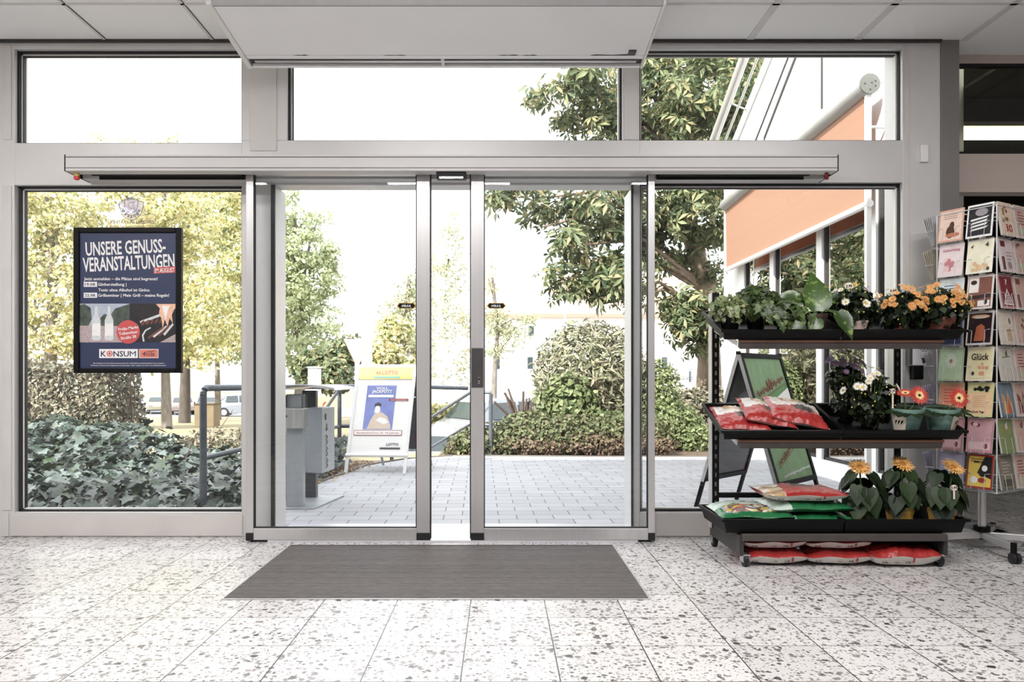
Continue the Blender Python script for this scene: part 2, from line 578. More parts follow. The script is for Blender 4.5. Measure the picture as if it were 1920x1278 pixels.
o = MB().box(-4, 7.5, -5, 4.5, -0.1, 0).box(3.06, 7.5, 4.5, 9.75, -0.1, 0).build('floor', terrazzo_mat())
struct(o, 'terrazzo tile floor with dark stone chips')
o = MB().box(-4, 7.5, -5, 4.5, CEIL, 3.42).build('ceiling', ceiling_mat()); struct(o, 'suspended ceiling of pale square boards')  # unseen slab top raised so its shadow covers more of the forecourt
g = MB()
for k in range(-3, 9):                                 # grid bars of the suspended ceiling
    x = -1.646 + 0.6157 * k
    wd = 0.009 if x < 0 else 0.02
    g.box(x - wd, x + wd, -5, YW, CEIL - 0.004, CEIL + 0.01)
for k in range(0, 14):
    y = 3.853 - 0.6157 * k
    g.box(-4, 7.5, y - 0.009, y + 0.009, CEIL - 0.004, CEIL + 0.01)
struct(g.build('trim_1', pm('ceiling_bar', (214, 212, 211), 0.6)), 'pale metal grid bars of the suspended ceiling')
g = MB()
for k in range(-3, 9):
    x = -1.646 + 0.6157 * k
    if x < 0: g.box(x + 0.009, x + 0.013, -5, YW, CEIL - 0.0045, CEIL + 0.01)
g.box(-4, wx(1763), YW - 0.02, YW, CEIL - 0.014, CEIL)  # solid dark strip, its colour standing in for the shade at the ceiling edge
struct(g.build('trim_2', DKGREY), 'dark lines beside the grid bars and dark strip standing in for the shadow gap at the ceiling edge')
struct(MB().box(-4.2, -4, -5, 4.5, 0, 3.3).build('wall_left', WALLP))
struct(MB().box(7.5, 7.7, -5, 9.95, 0, 3.3).build('wall_right', WALLP))
struct(MB().box(-4.2, 7.7, -5.2, -5, 0, 3.3).build('wall_back', WALLP))

# shop front: posts and rails of pale aluminium
g = MB()
D = 0.12
def wb(px0, px1, py0, py1, d=D, y=YW, mi=0):
    g.box(wx(px0), wx(px1), y, y + d, max(0, wz(py1)), wz(py0), mi)
g.box(-4, wx(27), YW, YW + D, 0, CEIL)                 # left post and the solid bay beyond it
wb(27, 1692, 70, 92)                                   # head rail
wb(27, 453, 268, 347); wb(453, 1200, 263, 347); wb(1200, 1692, 263, 342)
wb(27, 453, 960, 1010)                                 # sill panel left
wb(1200, 1692, 960, 1010)                              # sill panel right
wb(453, 517, 92, 263); wb(517, 538, 92, 263); wb(453, 517, 347, 1010, 0.2)
wb(1167, 1199, 92, 263); wb(1187, 1200, 347, 1010, 0.3)
wb(1692, 1763, 70, 1010, 0.2)
o = g.build('wall_front', ALU, bevel=0.002); struct(o, 'pale aluminium shop front with posts and rails')
g = MB()                                               # raised cover strips and panels on the shop front
def tb(px0, px1, py0, py1, d=0.005, mi=0):
    g.box(wx(px0), wx(px1), YW - d, YW, wz(py1), wz(py0), mi)
tb(469, 519, 84, 283); tb(1170, 1197, 92, 262); tb(6, 22, 84, 262); tb(5, 22, 348, 956)
tb(20, 455, 965, 1004, 0.006); tb(1230, 1690, 962, 1004, 0.006)
tb(1697, 1705, 84, 1004, 0.004); tb(6, 17, 962, 1005, 0.004)
struct(g.build('trim_3', ALU_D, bevel=0.0015), 'raised aluminium cover panels on the posts of the shop front')
g = MB(); tb(509, 516, 347, 1006, 0.012); tb(1183, 1187, 347, 1006, 0.012)
struct(g.build('trim_4', BLACK), 'black rubber seals at the sides of the doorway')
struct(MB().box(wx(517), wx(1187), 4.12, 4.6, -0.05, 0.012).build('trim_5', pm('threshold_metal', (206, 206, 212), 0.3, 0.2)), 'pale metal threshold strip under the sliding door')
g = MB()
g.box(wx(1763), wx(1797), YW - 0.01, 4.46, 0, CEIL)
struct(g.build('wall_column', COLUMN, bevel=0.002), 'narrow dark grey pillar right of the shop front')
o = MB().prism([(2.45, 4.40), (2.62, 4.42), (3.12, 5.0), (3.12, 5.4), (3.0, 5.6), (3.0, 5.3), (2.45, 4.48)], 'z', 0, 3.3).build('wall_link', WHITE)
struct(o, 'short white wall joining the shop front to the annex')

# windows: black gasket, bright bead and pane each
def window(n, px0, px1, py0, py1, label, gm=GLASS, Y=YW + 0.045):
    r = sroot('window_%d' % n, label)
    x0, x1, z0, z1 = wx(px0), wx(px1), wz(py1), wz(py0)
    b = MB(); q = 0.010
    for (a, b_, c, d) in ((x0, x0 + q, z0, z1), (x1 - q, x1, z0, z1), (x0, x1, z0, z0 + q), (x0, x1, z1 - q, z1)):
        b.box(a, b_, Y - 0.018, Y + 0.03, c, d)
    b.build('gasket', BLACK, r)
    b = MB(); e = 0.018; f = 0.024
    for (a, b_, c, d) in ((x0 + q, x0 + e, z0 + q, z1 - q), (x1 - e, x1 - q, z0 + q, z1 - q), (x0 + q, x1 - q, z0 + q, z0 + e - 0.002), (x0 + q, x1 - q, z1 - e, z1 - q)):
        b.box(a, b_, Y + 0.002, Y + 0.026, c, d)
    b.build('bead', WHITE, r)
    b = MB(); e2 = 0.022
    b.box(x0 + e, x0 + e2, Y + 0.004, Y + 0.028, z0 + q, z1 - q); b.box(x0 + e, x1 - e, Y + 0.004, Y + 0.028, z1 - e2, z1 - e)
    b.build('inner_seal', BLACK, r)
    MB().box(x0 + q, x1 - q, Y + 0.010, Y + 0.016, z0 + q, z1 - q).build('pane', gm, r)
    return r
window(1, 27, 453, 92, 268, 'upper left window of the shop front')
window(2, 538, 1167, 92, 263, 'upper middle window above the sliding door')
window(3, 1199, 1693, 90, 263, 'upper right window of the shop front')
window(4, 30, 453, 347, 960, 'large lower left window behind the poster frame')
window(5, 1200, 1693, 342, 959, 'large lower right window behind the plant rack')

# recess at the right: bulkhead with a glazed strip above the passage to the annex
YB = 4.46
def bx_(g_, px0, px1, py0, py1, Y=YB, d=0.1, mi=0):
    x0, z1 = XZ(px0, py0, Y); x1, z0 = XZ(px1, py1, Y)
    g_.box(x0, min(7.5, x1), Y, Y + d, z0, min(z1, CEIL), mi)
g = MB(); bx_(g, 1786, 3300, 288, 360); bx_(g, 1786, 3300, 100, 118, d=0.06)
struct(g.build('wall_bulkhead', CREAM, bevel=0.002), 'beige bulkhead over the passage at the right')
r = sroot('window_6', 'dark glazed strip above the bulkhead')
g = MB(); bx_(g, 1786, 3300, 118, 123, YB + 0.01, 0.05); bx_(g, 1786, 3300, 284, 288, YB + 0.01, 0.05)
g.build('gasket', BLACK, r)
g = MB(); bx_(g, 1786, 3300, 123, 284, YB + 0.03, 0.006); g.build('pane', GLASS_T, r)

# annex: rooms beyond, its side wall with windows faces the forecourt
XA = 3.0
AX = pm('annex_white', (240, 240, 240), 0.5, 0, 0.02, 2)
g = MB()
top = [(5.3, 5.75), (9.75, 3.70)]
def top_z(y): return 5.75 + (y - 5.3) * (3.70 - 5.75) / (9.75 - 5.3)
g.prism([(5.3, 2.62), (9.75, 2.62), (9.75, 3.70), (5.3, 5.75)], 'x', XA, XA + 0.12)
g.box(XA, XA + 0.12, 5.3, 9.75, -0.3, 0.16)
posts = [(5.3, 5.75), (5.93, 6.03), (6.93, 7.05), (8.15, 8.27), (9.13, 9.75)]
for a, b_ in posts: g.box(XA, XA + 0.12, a, b_, 0.16, 2.62)
g.box(XA, 7.5, 9.75, 9.95, 0, 3.7)
g.prism([(5.3, 2.87), (9.95, 2.87), (9.95, 3.62), (5.3, 5.75)], 'x', 7.5, 7.7)
struct(g.build('wall_annex', AX), 'white annex wall with tall windows along the forecourt')
g = MB()
for (a, b_) in ((5.75, 5.93), (6.03, 6.93), (7.05, 8.15), (8.27, 9.13)):
    pass
n = 7
for (a, b_) in ((5.75, 5.93), (6.03, 6.93), (7.05, 8.15), (8.27, 9.13)):
    r = sroot('window_%d' % n, 'tall annex window reflecting the trees'); n += 1
    k = MB(); q = 0.025
    for (c, d, e, f) in ((a, a + q, .16, 2.62), (b_ - q, b_, .16, 2.62), (a, b_, .16, .16 + q), (a, b_, 2.62 - q, 2.62)):
        k.box(XA + 0.02, XA + 0.07, c, d, e, f)
    k.build('gasket', DKGREY, r)
    MB().box(XA + 0.04, XA + 0.05, a + q, b_ - q, .16 + q, 2.62 - q).build('pane', GLASS_X, r)
g = MB()
for (yy, z0, z1) in ((6.91, 3.42, top_z(6.91) - 0.1), (8.42, 2.9, 3.62)):
    g.box(XA - 0.012, XA + 0.01, yy - 0.012, yy + 0.012, z0, z1)
g.prism([(5.6, 5.29), (8.42, 3.61), (8.42, 3.65), (5.6, 5.34)], 'x', XA - 0.012, XA + 0.01)
g.prism([(5.6, 5.42), (8.9, 3.575), (8.9, 3.60), (5.6, 5.445)], 'x', XA - 0.012, XA + 0.01)
struct(g.build('trim_6', DKGREY), 'dark panel joints on the white annex gable')
# annex roof with its verge
g = MB()
g.prism([(5.3, 5.77), (10.0, 3.61), (10.0, 3.75), (5.3, 5.93)], 'x', XA - 0.02, 7.7)
g.prism([(5.3, 3.3), (5.42, 3.3), (5.42, 5.72), (5.3, 5.77)], 'x', XA, 7.7)
struct(g.build('roof', AX), 'sloping white annex roof')
g = MB().tube([(XA - 0.24, 5.0, 6.1), (XA - 0.24, 10.0, 3.80)], 0.055, 12)
g.tube([(XA - 0.16, 5.0, 5.9), (XA - 0.16, 10.0, 3.62)], 0.016, 8)
for yy in (6.0, 7.5, 9.0):
    zz = 3.80 + (10 - yy) * 0.46
    g.tube([(XA - 0.24, yy, zz), (XA, yy, zz - 0.1)], 0.012, 6)
struct(g.build('trim_7', ALU_B, smooth=True), 'grey tube along the verge of the annex roof')
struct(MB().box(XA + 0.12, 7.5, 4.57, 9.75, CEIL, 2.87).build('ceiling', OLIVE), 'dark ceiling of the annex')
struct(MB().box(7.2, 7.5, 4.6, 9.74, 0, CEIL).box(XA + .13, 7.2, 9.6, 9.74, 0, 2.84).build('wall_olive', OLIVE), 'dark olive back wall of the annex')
g = MB()
for yy in (5.15, 6.4, 7.7): g.box(XA + 0.13, 7.19, yy, yy + 0.12, CEIL - 0.12, CEIL)
struct(g.build('trim_8', DKGREY), 'dark beams under the annex ceiling')
t_ = thing('fluorescent_lamp', 'bright white fluorescent tube lamp behind the dark glazed strip', 'lamp', (3.2, 5.6, 2.74))
MB().box(3.25, 5.6, 5.56, 5.70, 2.80, 2.85).build('lamp_housing', WHITE, t_)
MB().box(3.25, 5.6, 5.59, 5.67, 2.728, 2.80).build('diffuser', emit_mat('lamp_glow', (255, 252, 240), 5), t_)

# ------------------------------------------------------------------ air curtain, door operator, sliding door
t_ = thing('air_curtain', 'large white air curtain box hanging under the ceiling above the door', 'air curtain', (-0.29, 3.8, 2.62))
AC = pm('air_curtain_paint', (243, 243, 244), 0.5, 0, 0.02, 3)
xL, xR = -1.36, 0.772
ang = math.atan2(0.055, 0.57)
Ma = Matrix.Translation((0, 4.1, 2.619)) @ Matrix.Rotation(-ang, 4, 'X')
LY = 0.575
g = MB()
g.box(xL, xR, -LY, -0.135, 0, 0.02, 0, Ma); g.box(xL, xR, -0.131, -0.095, 0, 0.02, 0, Ma); g.box(xL, xR, -0.022, 0, 0, 0.02, 0, Ma)
g.box(xL, xR, -LY, 0.0, 0.02, 0.16, 0, Ma)
g.build('casing', AC, t_, bevel=0.003)
for xa_, xb_ in ((xL - 0.028, xL - 0.001), (xR + 0.001, xR + 0.014)): MB().box(xa_, xb_, -LY - 0.02, 0.0, -0.004, 0.17, 0, Ma).build('side_cover', WHITE, t_, bevel=0.002)
g = MB().box(xL, xR, -0.095, -0.022, 0.016, 0.021, 0, Ma).box(xL, xR, -0.136, -0.130, 0.004, 0.02, 0, Ma)
g.build('outlet_slot', DKGREY, t_)
g = MB()
g.box(xL + 0.03, xR - 0.03, -0.070, -0.050, 0.004, 0.010, 0, Ma)
g.box(-0.318, -0.300, -0.095, -0.022, 0.0, 0.014, 0, Ma)
g.build('outlet_vane', ALU_B, t_)
g = MB().box(xL, xR, -LY - 0.004, -LY, -0.001, 0.003, 0, Ma)
g.build('front_seam', BLACK, t_)
g = MB().box(xL, xR, -LY - 0.018, -LY - 0.004, -0.001, 0.03, 0, Ma)
g.build('front_strip', ALU_B, t_)
g = MB().box(xL, xR, -LY - 0.012, -LY, 0.034, 0.17, 0, Ma)
g.build('intake_grille', BLACK, t_)
g = MB()
for (a, b_, h_) in ((-1.1, -1.02, .003), (-0.62, -0.5, .002), (-0.01, 0.1, .003), (0.12, 0.2, .003), (0.48, 0.72, .006)):
    MB().prism([(a, -0.134), (b_, -0.134), (b_ - .02, -0.134 - h_ * 2.5), ((a + b_) / 2, -0.134 - h_ * .8), (a + .03, -0.134 - h_ * 1.6)], 'z', -0.0015, 0.0, 0, Ma).build('chipped_edge', BLACK, t_)
g = MB().box(0.68, 0.72, -0.19, -0.15, -0.008, 0, 0, Ma)
g.build('type_plate', GREYP, t_)
# mounting up to the ceiling
MB().box(-1.2, 0.6, 3.62, 4.0, 2.80, CEIL).build('bracket', AC, t_)

t_ = thing('door_operator', 'long pale housing of the automatic sliding door drive across the door head', 'door drive', (-0.27, 4.1, 2.03))
X0, X1 = -2.35, 1.828
g = MB()
g.box(X0, X1, 4.02, 4.095, 2.031, 2.106)
g.box(X0, X1, 4.02, YW - 0.001, 2.106, 2.118)
g.box(X0, X1, 4.185, YW - 0.001, 2.031, 2.106)
g.build('cover', ALU_H, t_, bevel=0.003)
g = MB().box(X0, X1, 4.018, 4.02, 2.046, 2.0485).box(X0, X1, 4.018, 4.02, 2.104, 2.1065)
g.build('seam', DKGREY, t_)
for xx in (X0 - 0.004, X1): MB().box(xx, xx + 0.004, 4.018, YW - 0.01, 2.03, 2.119).build('end_cap', BLKMT, t_)
for xa_, xb_ in ((X0 + 0.1, -1.43), (0.88, X1 - 0.12)):
    for ya_ in (4.098, 4.177): MB().box(xa_, xb_, ya_, ya_ + .005, 2.026, 2.09).build('track_lip', BLACK, t_)
MB().box(X0 + 0.02, X1 - 0.09, 4.15, YW - 0.002, 2.1185, 2.128).build('top_strip', WHITE, t_)
k = MB().tube([(-2.31, 4.06, 2.031), (-2.31, 4.06, 2.012)], 0.014, 12); k.build('yellow_collar', pm('yellow_plastic', (196, 176, 90), .4), t_)
k = MB().lathe([(0.006, 0), (0.015, 0.004), (0.015, 0.018), (0.008, 0.022)], (-2.31, 4.06, 1.992), 12); k.build('red_button', RED, t_, smooth=True)
k = MB().lathe([(0.008, -0.035), (0.013, -0.03), (0.006, -0.018), (0.013, -0.006), (0.008, 0)], (1.785, 4.06, 2.03), 12); k.build('red_lever', pm('dark_red', (120, 24, 28), .35), t_, smooth=True)
t2 = thing('motion_sensor', 'black motion sensor under the middle of the door drive', 'sensor', tuple(P(846, 322, 4.02)))
k = MB(); k.pbox(818, 874, 322, 334, 4.035, 0.05); k.build('sensor_body', BLKPL, t2, bevel=0.003)
k = MB(); k.pbox(824, 868, 331, 334, 4.033, 0.002); k.build('sensor_lens', CHROME, t2)
t2 = thing('motion_sensor', 'black outdoor sensor strip seen through the gap between the door leaves', 'sensor', tuple(P(846, 335, 4.5)))
k = MB(); k.pbox(813, 884, 335, 343, 4.475, 0.04); k.build('sensor_body', BLKPL, t2, bevel=0.003)
k = MB(); k.pbox(815, 860, 343, 346, 4.475, 0.04); k.build('sensor_lens', WHITE, t2)


def door_leaf(n, label, px0, px1, wl, wr):
    r = sroot('door_%d' % n, label)
    Y = 4.127; d = 0.04
    x0, x1 = (px0 - CX) * Y / F, (px1 - CX) * Y / F
    zt, zb, zr = 2.085, 0.013, 0.078
    s = Y / F
    g = MB()
    g.box(x0, x0 + wl * s, Y, Y + d, 0.052, zt)
    g.box(x1 - wr * s, x1, Y, Y + d, 0.052, zt)
    g.box(x0 + wl * s, x1 - wr * s, Y, Y + d, zb, zr)
    g.box(x0 + wl * s, x1 - wr * s, Y, Y + d, 2.04, zt)
    g.build('door_frame', ALU_B, r, bevel=0.002)
    a, b_ = x0 + wl * s, x1 - wr * s
    q = 0.005
    g = MB()
    g.box(a, a + q, Y + 0.004, Y + 0.03, zr, 2.04); g.box(b_ - q, b_, Y + 0.004, Y + 0.03, zr, 2.04)
    g.box(a, b_, Y + 0.004, Y + 0.03, zr, zr + q)
    for xx in ((x1, x1 + 0.006) if n == 1 else (x0 - 0.006, x0),):
        g.box(xx[0], xx[1], Y + 0.002, Y + 0.038, 0.02, zt)
    g.build('rubber_seal', BLACK, r)
    MB().box(a + q, b_ - q, Y + 0.014, Y + 0.022, zr + q, 2.04).build('pane', GLASS_L, r)
    for xx in ((x0 - 0.001, x0 + wl * s), (x1 - wr * s, x1 + 0.001)):
        MB().box(xx[0], xx[1], Y - 0.004, Y + d + 0.004, 0.009, 0.052).build('corner_cap', BLACK, r, bevel=0.003)
    MB().box(x0 + 0.02, x1 - 0.02, Y + 0.012, Y + 0.026, 0.0, 0.013).build('bottom_guide', BLACK, r)
    return r


dl = door_leaf(1, 'left glass leaf of the sliding door', 461, 806, 14, 25)
dr = door_leaf(2, 'right glass leaf of the sliding door', 883, 1228, 24.5, 12.5)
k = MB(); k.pbox(884, 906, 652, 726, 4.122, 0.005); lp = k.build('lock_plate', GREYP, dr, bevel=0.002)
k = MB(); k.disc(tuple(XZ(898, 709, 4.12)), 0.0085, 4.1195, 16, th=0.0025); k.pbox(896.3, 899.7, 709, 720, 4.1195, 0.0025)
k.build('keyhole', CHROME, dr)
for root_, px in ((dl, 762), (dr, 930.5)):
    Y = 4.127 + 0.012
    g = MB()
    def pp(pts, y, mi): g.prism([XZ(px + a, 573 + b_, Y) for a, b_ in pts], 'y', y, y + 0.0008, mi)
    pp([(-14, -5.2), (14, -5.2), (18.5, 0), (14, 5.2), (-14, 5.2), (-18.5, 0)], Y - 0.0012, 0)
    pp([(-11, -4.4), (11, -4.4), (11, 4.4), (-11, 4.4)], Y - 0.0022, 1)
    pp([(-11.2, -6), (-16.5, 0), (-11.2, 6)], Y - 0.0022, 1); pp([(11.2, -6), (16.5, 0), (11.2, 6)], Y - 0.0022, 1)
    ptext(g, 'JULIEN', px, 575, 4, 17, Y - 0.003, 2, 0.02, mirror=True)
    g.build('arrow_sticker', [pm('yellow_sticker', (222, 180, 88), .5), BLKPL, PAPER], root_)

# ------------------------------------------------------------------ door mat, wall fittings
t_ = thing('entrance_mat', 'dark ribbed entrance mat set into the floor before the sliding door', 'mat', (-0.26, 3.55, 0))
g = MB()
y = 3.062; g2_ = MB()
while y < 4.03:
    g.box(-1.136, 0.612, y, y + 0.018, 0.0, 0.0055 + 0.001 * R.random())
    if y < 4.0: g2_.box(-1.136, 0.612, y + .0185, y + .0225, 0.0, 0.0058)
    y += 0.0235
MATM = pm('mat_fibre', (96, 90, 88), 0.9, 0, 0.35, 90, 0.6, 300, stretch=(0.3, 3, 1), lum=True)
g.build('rib', MATM, t_); g2_.build('scraper_bar', pm('scraper_metal', (122, 118, 116), .5, .3, .3, 40, stretch=(.5, 1, 1)), t_)
g = MB().box(-1.14, 0.616, 3.055, 4.037, 0.0002, 0.0022); g.build('backing', pm('mat_backing', (34, 31, 30), .9), t_)
g = MB().box(-1.145, -1.136, 3.05, 4.042, 0, 0.005).box(0.612, 0.621, 3.05, 4.042, 0, 0.005).box(-1.136, 0.612, 3.05, 3.058, 0, 0.005).box(-1.136, 0.612, 4.034, 4.042, 0, 0.005)
g.build('edge_strip', ALU_B, t_)

k = MB(); k.pbox(1727, 1741, 271, 303, YW - 0.016, 0.016)
tag(k.build('wall_sensor', WHITE, bevel=0.002), 'small blank white plate high on the post right of the windows', 'wall plate')
t_ = thing('wall_dispenser', 'small white dispenser with black lower part on the post behind the rack', 'dispenser', tuple(P(1725, 711, 4.25)))
k = MB(); k.pbox(1708, 1743, 645, 685, YW - 0.05, 0.05); k.build('dispenser_case', pm('dispenser_white', (250, 249, 248), .35), t_, bevel=0.006); k = MB(); k.pbox(1706, 1711, 646, 684, YW - 0.051, 0.045); k.build('case_side', GREYP, t_)
k = MB(); k.pbox(1713, 1732, 685, 711, YW - 0.045, 0.045); k.build('black_tank', BLKPL, t_, bevel=0.003)
g = MB(); Yd = YW - 0.0508
for i in range(5): g.disc(tuple(XZ(1727 + i * 3.2, 655 + (i % 2) * 3, Yd)), 0.003, Yd, 8)
g.prism([XZ(x, y, Yd) for x, y in ((1727, 671), (1738, 670), (1736, 674), (1735, 681), (1730, 681), (1729, 674))], 'y', Yd, Yd + .001)
g.build('print', DKGREY, t_)
k = MB(); k.pbox(1675.5, 1684.5, 655, 678, 4.262, 0.003); kk = MB()
st = k.build('window_sticker', PAPER); tag(st, 'narrow white sticker with dark script on the frame behind the rack', 'sticker')
kk = MB(); kk.tube([P(1680 + (2.6 if i % 2 else -2.2) * (0.6 + 0.4 * math.sin(i * 1.7)), 658 + i * 1.5, 4.2608) for i in range(12)], 0.0012, 5); kk.build('script_line', BLKMT, st)

# ------------------------------------------------------------------ framed poster and stickers on the left window
NAVY = pm('navy_print', (44, 54, 86), 0.4, 0, 0.05, 3)
NAVY2 = pm('navy_letter', (38, 44, 76), 0.4)
PINKR = pm('faded_red_print', (196, 84, 84), 0.4)
POST_W = pm('poster_white', (235, 233, 232), 0.5, 0, 0.05, 60)
YP = 4.308
t_ = thing('poster_frame', 'black framed navy poster with white German headline hanging on the left window', 'poster', tuple(P(238, 699, YP)))
g = MB()
for a, b_, c, d in ((137, 147.5, 426, 699), (329, 339.5, 426, 699), (147.5, 329, 426, 435.5), (147.5, 329, 690, 699)):
    g.pbox(a, b_, c, d, YP - 0.012, 0.031)
g.build('frame_border', BLKPL, t_, bevel=0.004)
k = MB(); k.pbox(147, 329.5, 435, 690.5, YP, 0.012); k.build('poster_sheet', NAVY, t_)
L1, L2, L3 = YP - 0.0008, YP - 0.0016, YP - 0.0026
g = MB()
ptext(g, 'UNSERE GENUSS-', 161, 479, 25.5, 150, L1, 0, 0.018, 'LEFT', rot=0.045)
ptext(g, 'VERANSTALTUNGEN', 156, 509, 26.5, 172, L1, 0, 0.018, 'LEFT', rot=0.045)
ptext(g, 'Jetzt anmelden – die Plätze sind begrenzt!', 157.5, 525, 5.6, 138, L1, 0, 0.012, 'LEFT')
ptext(g, 'Ginherstellung |', 184, 535.5, 5.6, 53, L1, 0, 0.012, 'LEFT')
ptext(g, 'Tonic ohne Alkohol ist Ginlos.', 184.5, 546, 5.6, 97, L1, 0, 0.012, 'LEFT')
ptext(g, 'Grillseminar | Mein Grill – meine Regeln!', 184, 556, 5.6, 133, L1, 0, 0.012, 'LEFT')
ptext(g, 'Alle Termine und Zusatzinformationen für Ihre verbindliche Anmeldung finden Sie auf unserer', 241, 681.5, 1.8, 134, L1, 0, 0.01)
ptext(g, 'Webseite: www.konsum.de/genussveranstaltungen. Oder melden Sie sich bei der Marktleitung an.', 241, 685.5, 1.8, 142, L1, 0, 0.01)
g.build('headline_lettering', POST_W, t_)
g = MB(); g.pbox(157, 182, 528, 537.5, L1, 0.0006); g.pbox(157, 182, 548.5, 558, L1, 0.0006)
ptext(g, '19.08.', 169.5, 535.3, 5.2, 21, L2, 1, 0.012); ptext(g, '22.08.', 169.5, 555.8, 5.2, 21, L2, 1, 0.012)
g.build('date_box', [POST_W, NAVY2], t_)
g = MB(); g.prism([XZ(x, y, L1) for x, y in ((288, 501), (329, 499), (329, 511), (288, 513))], 'y', L1 - .0004, L1 + .0004)
ptext(g, 'IM AUGUST', 309, 510.5, 8.5, 37, L2 - .0006, 1, 0.014, rot=0.03)
g.build('red_banner', [PINKR, POST_W], t_)
# printed photographs: bottles on a wall / grill with flames
def pq(g_, pts, y, mi, th=0.0005): g_.prism([XZ(a, b_, y) for a, b_ in pts], 'y', y, y + th, mi)
PH = [pm('print_foliage', (70, 80, 72), .5, 0, .5, 30), pm('print_sky', (172, 182, 196), .5, 0, .12, 20), pm('print_stone', (176, 160, 160), .5, 0, .25, 120),
      pm('print_black', (36, 32, 36), .5, 0, .3, 30), pm('print_flame', (232, 186, 160), .5, 0, .2, 60), pm('print_bottle', (206, 210, 212), .5, 0, .08, 60),
      pm('print_brown', (110, 66, 54), .5, 0, .4, 80), POST_W]
g = MB()
pq(g, [(147.5, 569), (243, 569), (243, 641.5), (147.5, 641.5)], L1, 1)
pq(g, [(147.5, 572), (158, 569.5), (170, 577), (172, 598), (165, 612), (147.5, 612)], L1 - .0004, 0)
pq(g, [(186, 598), (196, 588), (206, 592), (216, 578), (243, 569.5), (243, 612), (186, 612)], L1 - .0004, 0)
pq(g, [(147.5, 610), (243, 611), (243, 641.5), (147.5, 641.5)], L1 - .0007, 2)
for bx in (180.5, 204.5):
    pq(g, [(bx - 2.6, 574), (bx + 2.6, 574), (bx + 3, 588), (bx + 8, 600), (bx + 8.5, 634), (bx + 6, 638), (bx - 6, 638), (bx - 8.5, 634), (bx - 8, 600), (bx - 3, 588)], L1 - .0011, 5)
    pq(g, [(bx - 7.5, 606), (bx + 7.5, 606), (bx + 7.5, 629), (bx - 7.5, 629)], L1 - .0014, 7)
pq(g, [(243, 569), (329, 569), (329, 641.5), (243, 641.5)], L1, 3)
pq(g, [(262, 602), (300, 588), (329, 574), (329, 578), (300, 593), (264, 606)], L1 - .0004, 5)
for i in range(5):
    pq(g, [(264 + i * 9, 604 - i * 1.5), (270 + i * 9, 600 - i * 1.5), (272 + i * 8, 606 - i), (266 + i * 8, 611 - i)], L1 - .0007, 6)
for i in range(4):
    pq(g, [(276 + i * 10, 632 - i * 2), (305 + i * 6, 612 - i * 2), (308 + i * 6, 614 - i * 2), (279 + i * 10, 635 - i * 2)], L1 - .0007, 5 if i % 2 else 6)
pq(g, [(292, 569.5), (329, 569.5), (329, 575), (322, 590), (324, 606), (318, 596), (314, 612), (309, 598), (305, 616), (303, 598), (298, 586), (300, 578)], L1 - .001, 4)
pq(g, [(303, 573), (318, 573), (313, 588), (310, 601), (308, 588)], L1 - .0013, 7)
pq(g, [(268, 640), (266, 628), (272, 618), (282, 613), (283, 615), (274, 620), (269, 629), (271, 640)], L1 - .001, 5)
pq(g, [(300, 641.5), (329, 626), (329, 641.5)], L1 - .001, 2)
g.build('printed_photo', PH, t_)
g = MB(); g.disc(tuple(XZ(240.5, 622, L2)), 22 * YP / F, L2 - 0.0012, 32)
for i, s_ in enumerate(('Frida-Markt', 'Tolkewitzer', 'Straße 38')):
    ptext(g, s_, 241, 617.5 + i * 8.6, 5.6, (38, 36, 29)[i], L2 - .002, 1, 0.014, rot=0.13)
g.build('red_roundel', [PINKR, POST_W], t_)
g = MB(); g.pbox(186, 258.5, 654, 671, L1, .0006)
ptext(g, 'K', 194, 668, 10.5, 10, L2, 1, 0.012); ptext(g, 'NSU', 227, 668, 10.5, 29, L2, 1, 0.012); ptext(g, 'M', 249, 668, 10.5, 11.5, L2, 1, 0.0)
g.disc(tuple(XZ(205.5, 662.5, L2)), 5.6 * YP / F, L2 - .0004, 20, 2); g.disc(tuple(XZ(205.5, 662.5, L2)), 3.8 * YP / F, L2 - .001, 20, 0)
g.disc(tuple(XZ(205.5, 662.5, L2)), 2.6 * YP / F, L2 - .0016, 20, 2)
g.build('market_logo', [POST_W, NAVY2, PINKR], t_)
g = MB(); g.pbox(261, 297, 654, 671, L1, .0006, 2); g.pbox(262, 296, 655, 670, L1 - .0005, .0006, 0)
ptext(g, 'Frida', 280, 667.5, 8.5, 20, L2 - .0006, 1, rot=0.08)
g.tube([P(266, 664, L2 - .001), P(270, 662, L2 - .001), P(274, 664.5, L2 - .001)], 0.0012, 5, 1); g.tube([P(272, 660, L2 - .001), P(290, 657.5, L2 - .001)], 0.0012, 5, 1)
g.build('script_logo', [pm('salmon_print', (214, 128, 112), .4), NAVY2, POST_W], t_)

# club sticker on the outside of the pane: shield and yellow plate, read mirrored from inside
YS = 4.3345
LIL = film_mat('pale_violet', (222, 212, 238), .75); LGR = film_mat('sticker_grey', (150, 146, 160), .6); LYE = film_mat('pale_yellow', (250, 240, 206), .3); LLT = film_mat('sticker_light', (232, 228, 236), .75)
t_ = thing('club_sticker', 'faded violet shield sticker over a pale yellow plate above the poster frame', 'sticker', tuple(P(245, 426, YS)))
def fl(g_, pts, y, mi): g_.poly([P(a_, b_, y) for a_, b_ in pts], mi)
def cut(y0, y1): return [(200, y0), (291, y0), (291, y1), (200, y1)]
g = MB(); fl(g, [(200, 402), (291, 402), (291, 428), (200, 428)], YS, 0)
for q4 in ([(199, 401), (292, 401), (292, 402), (199, 402)], [(199, 402), (200, 402), (200, 428), (199, 428)], [(291, 402), (292, 402), (292, 428), (291, 428)]): fl(g, q4, YS, 1)
ptext(g, 'OFFIZIELLER PARTNER', 247, 419, 6, 84, YS - .001, 1, 0.02, mirror=True, )
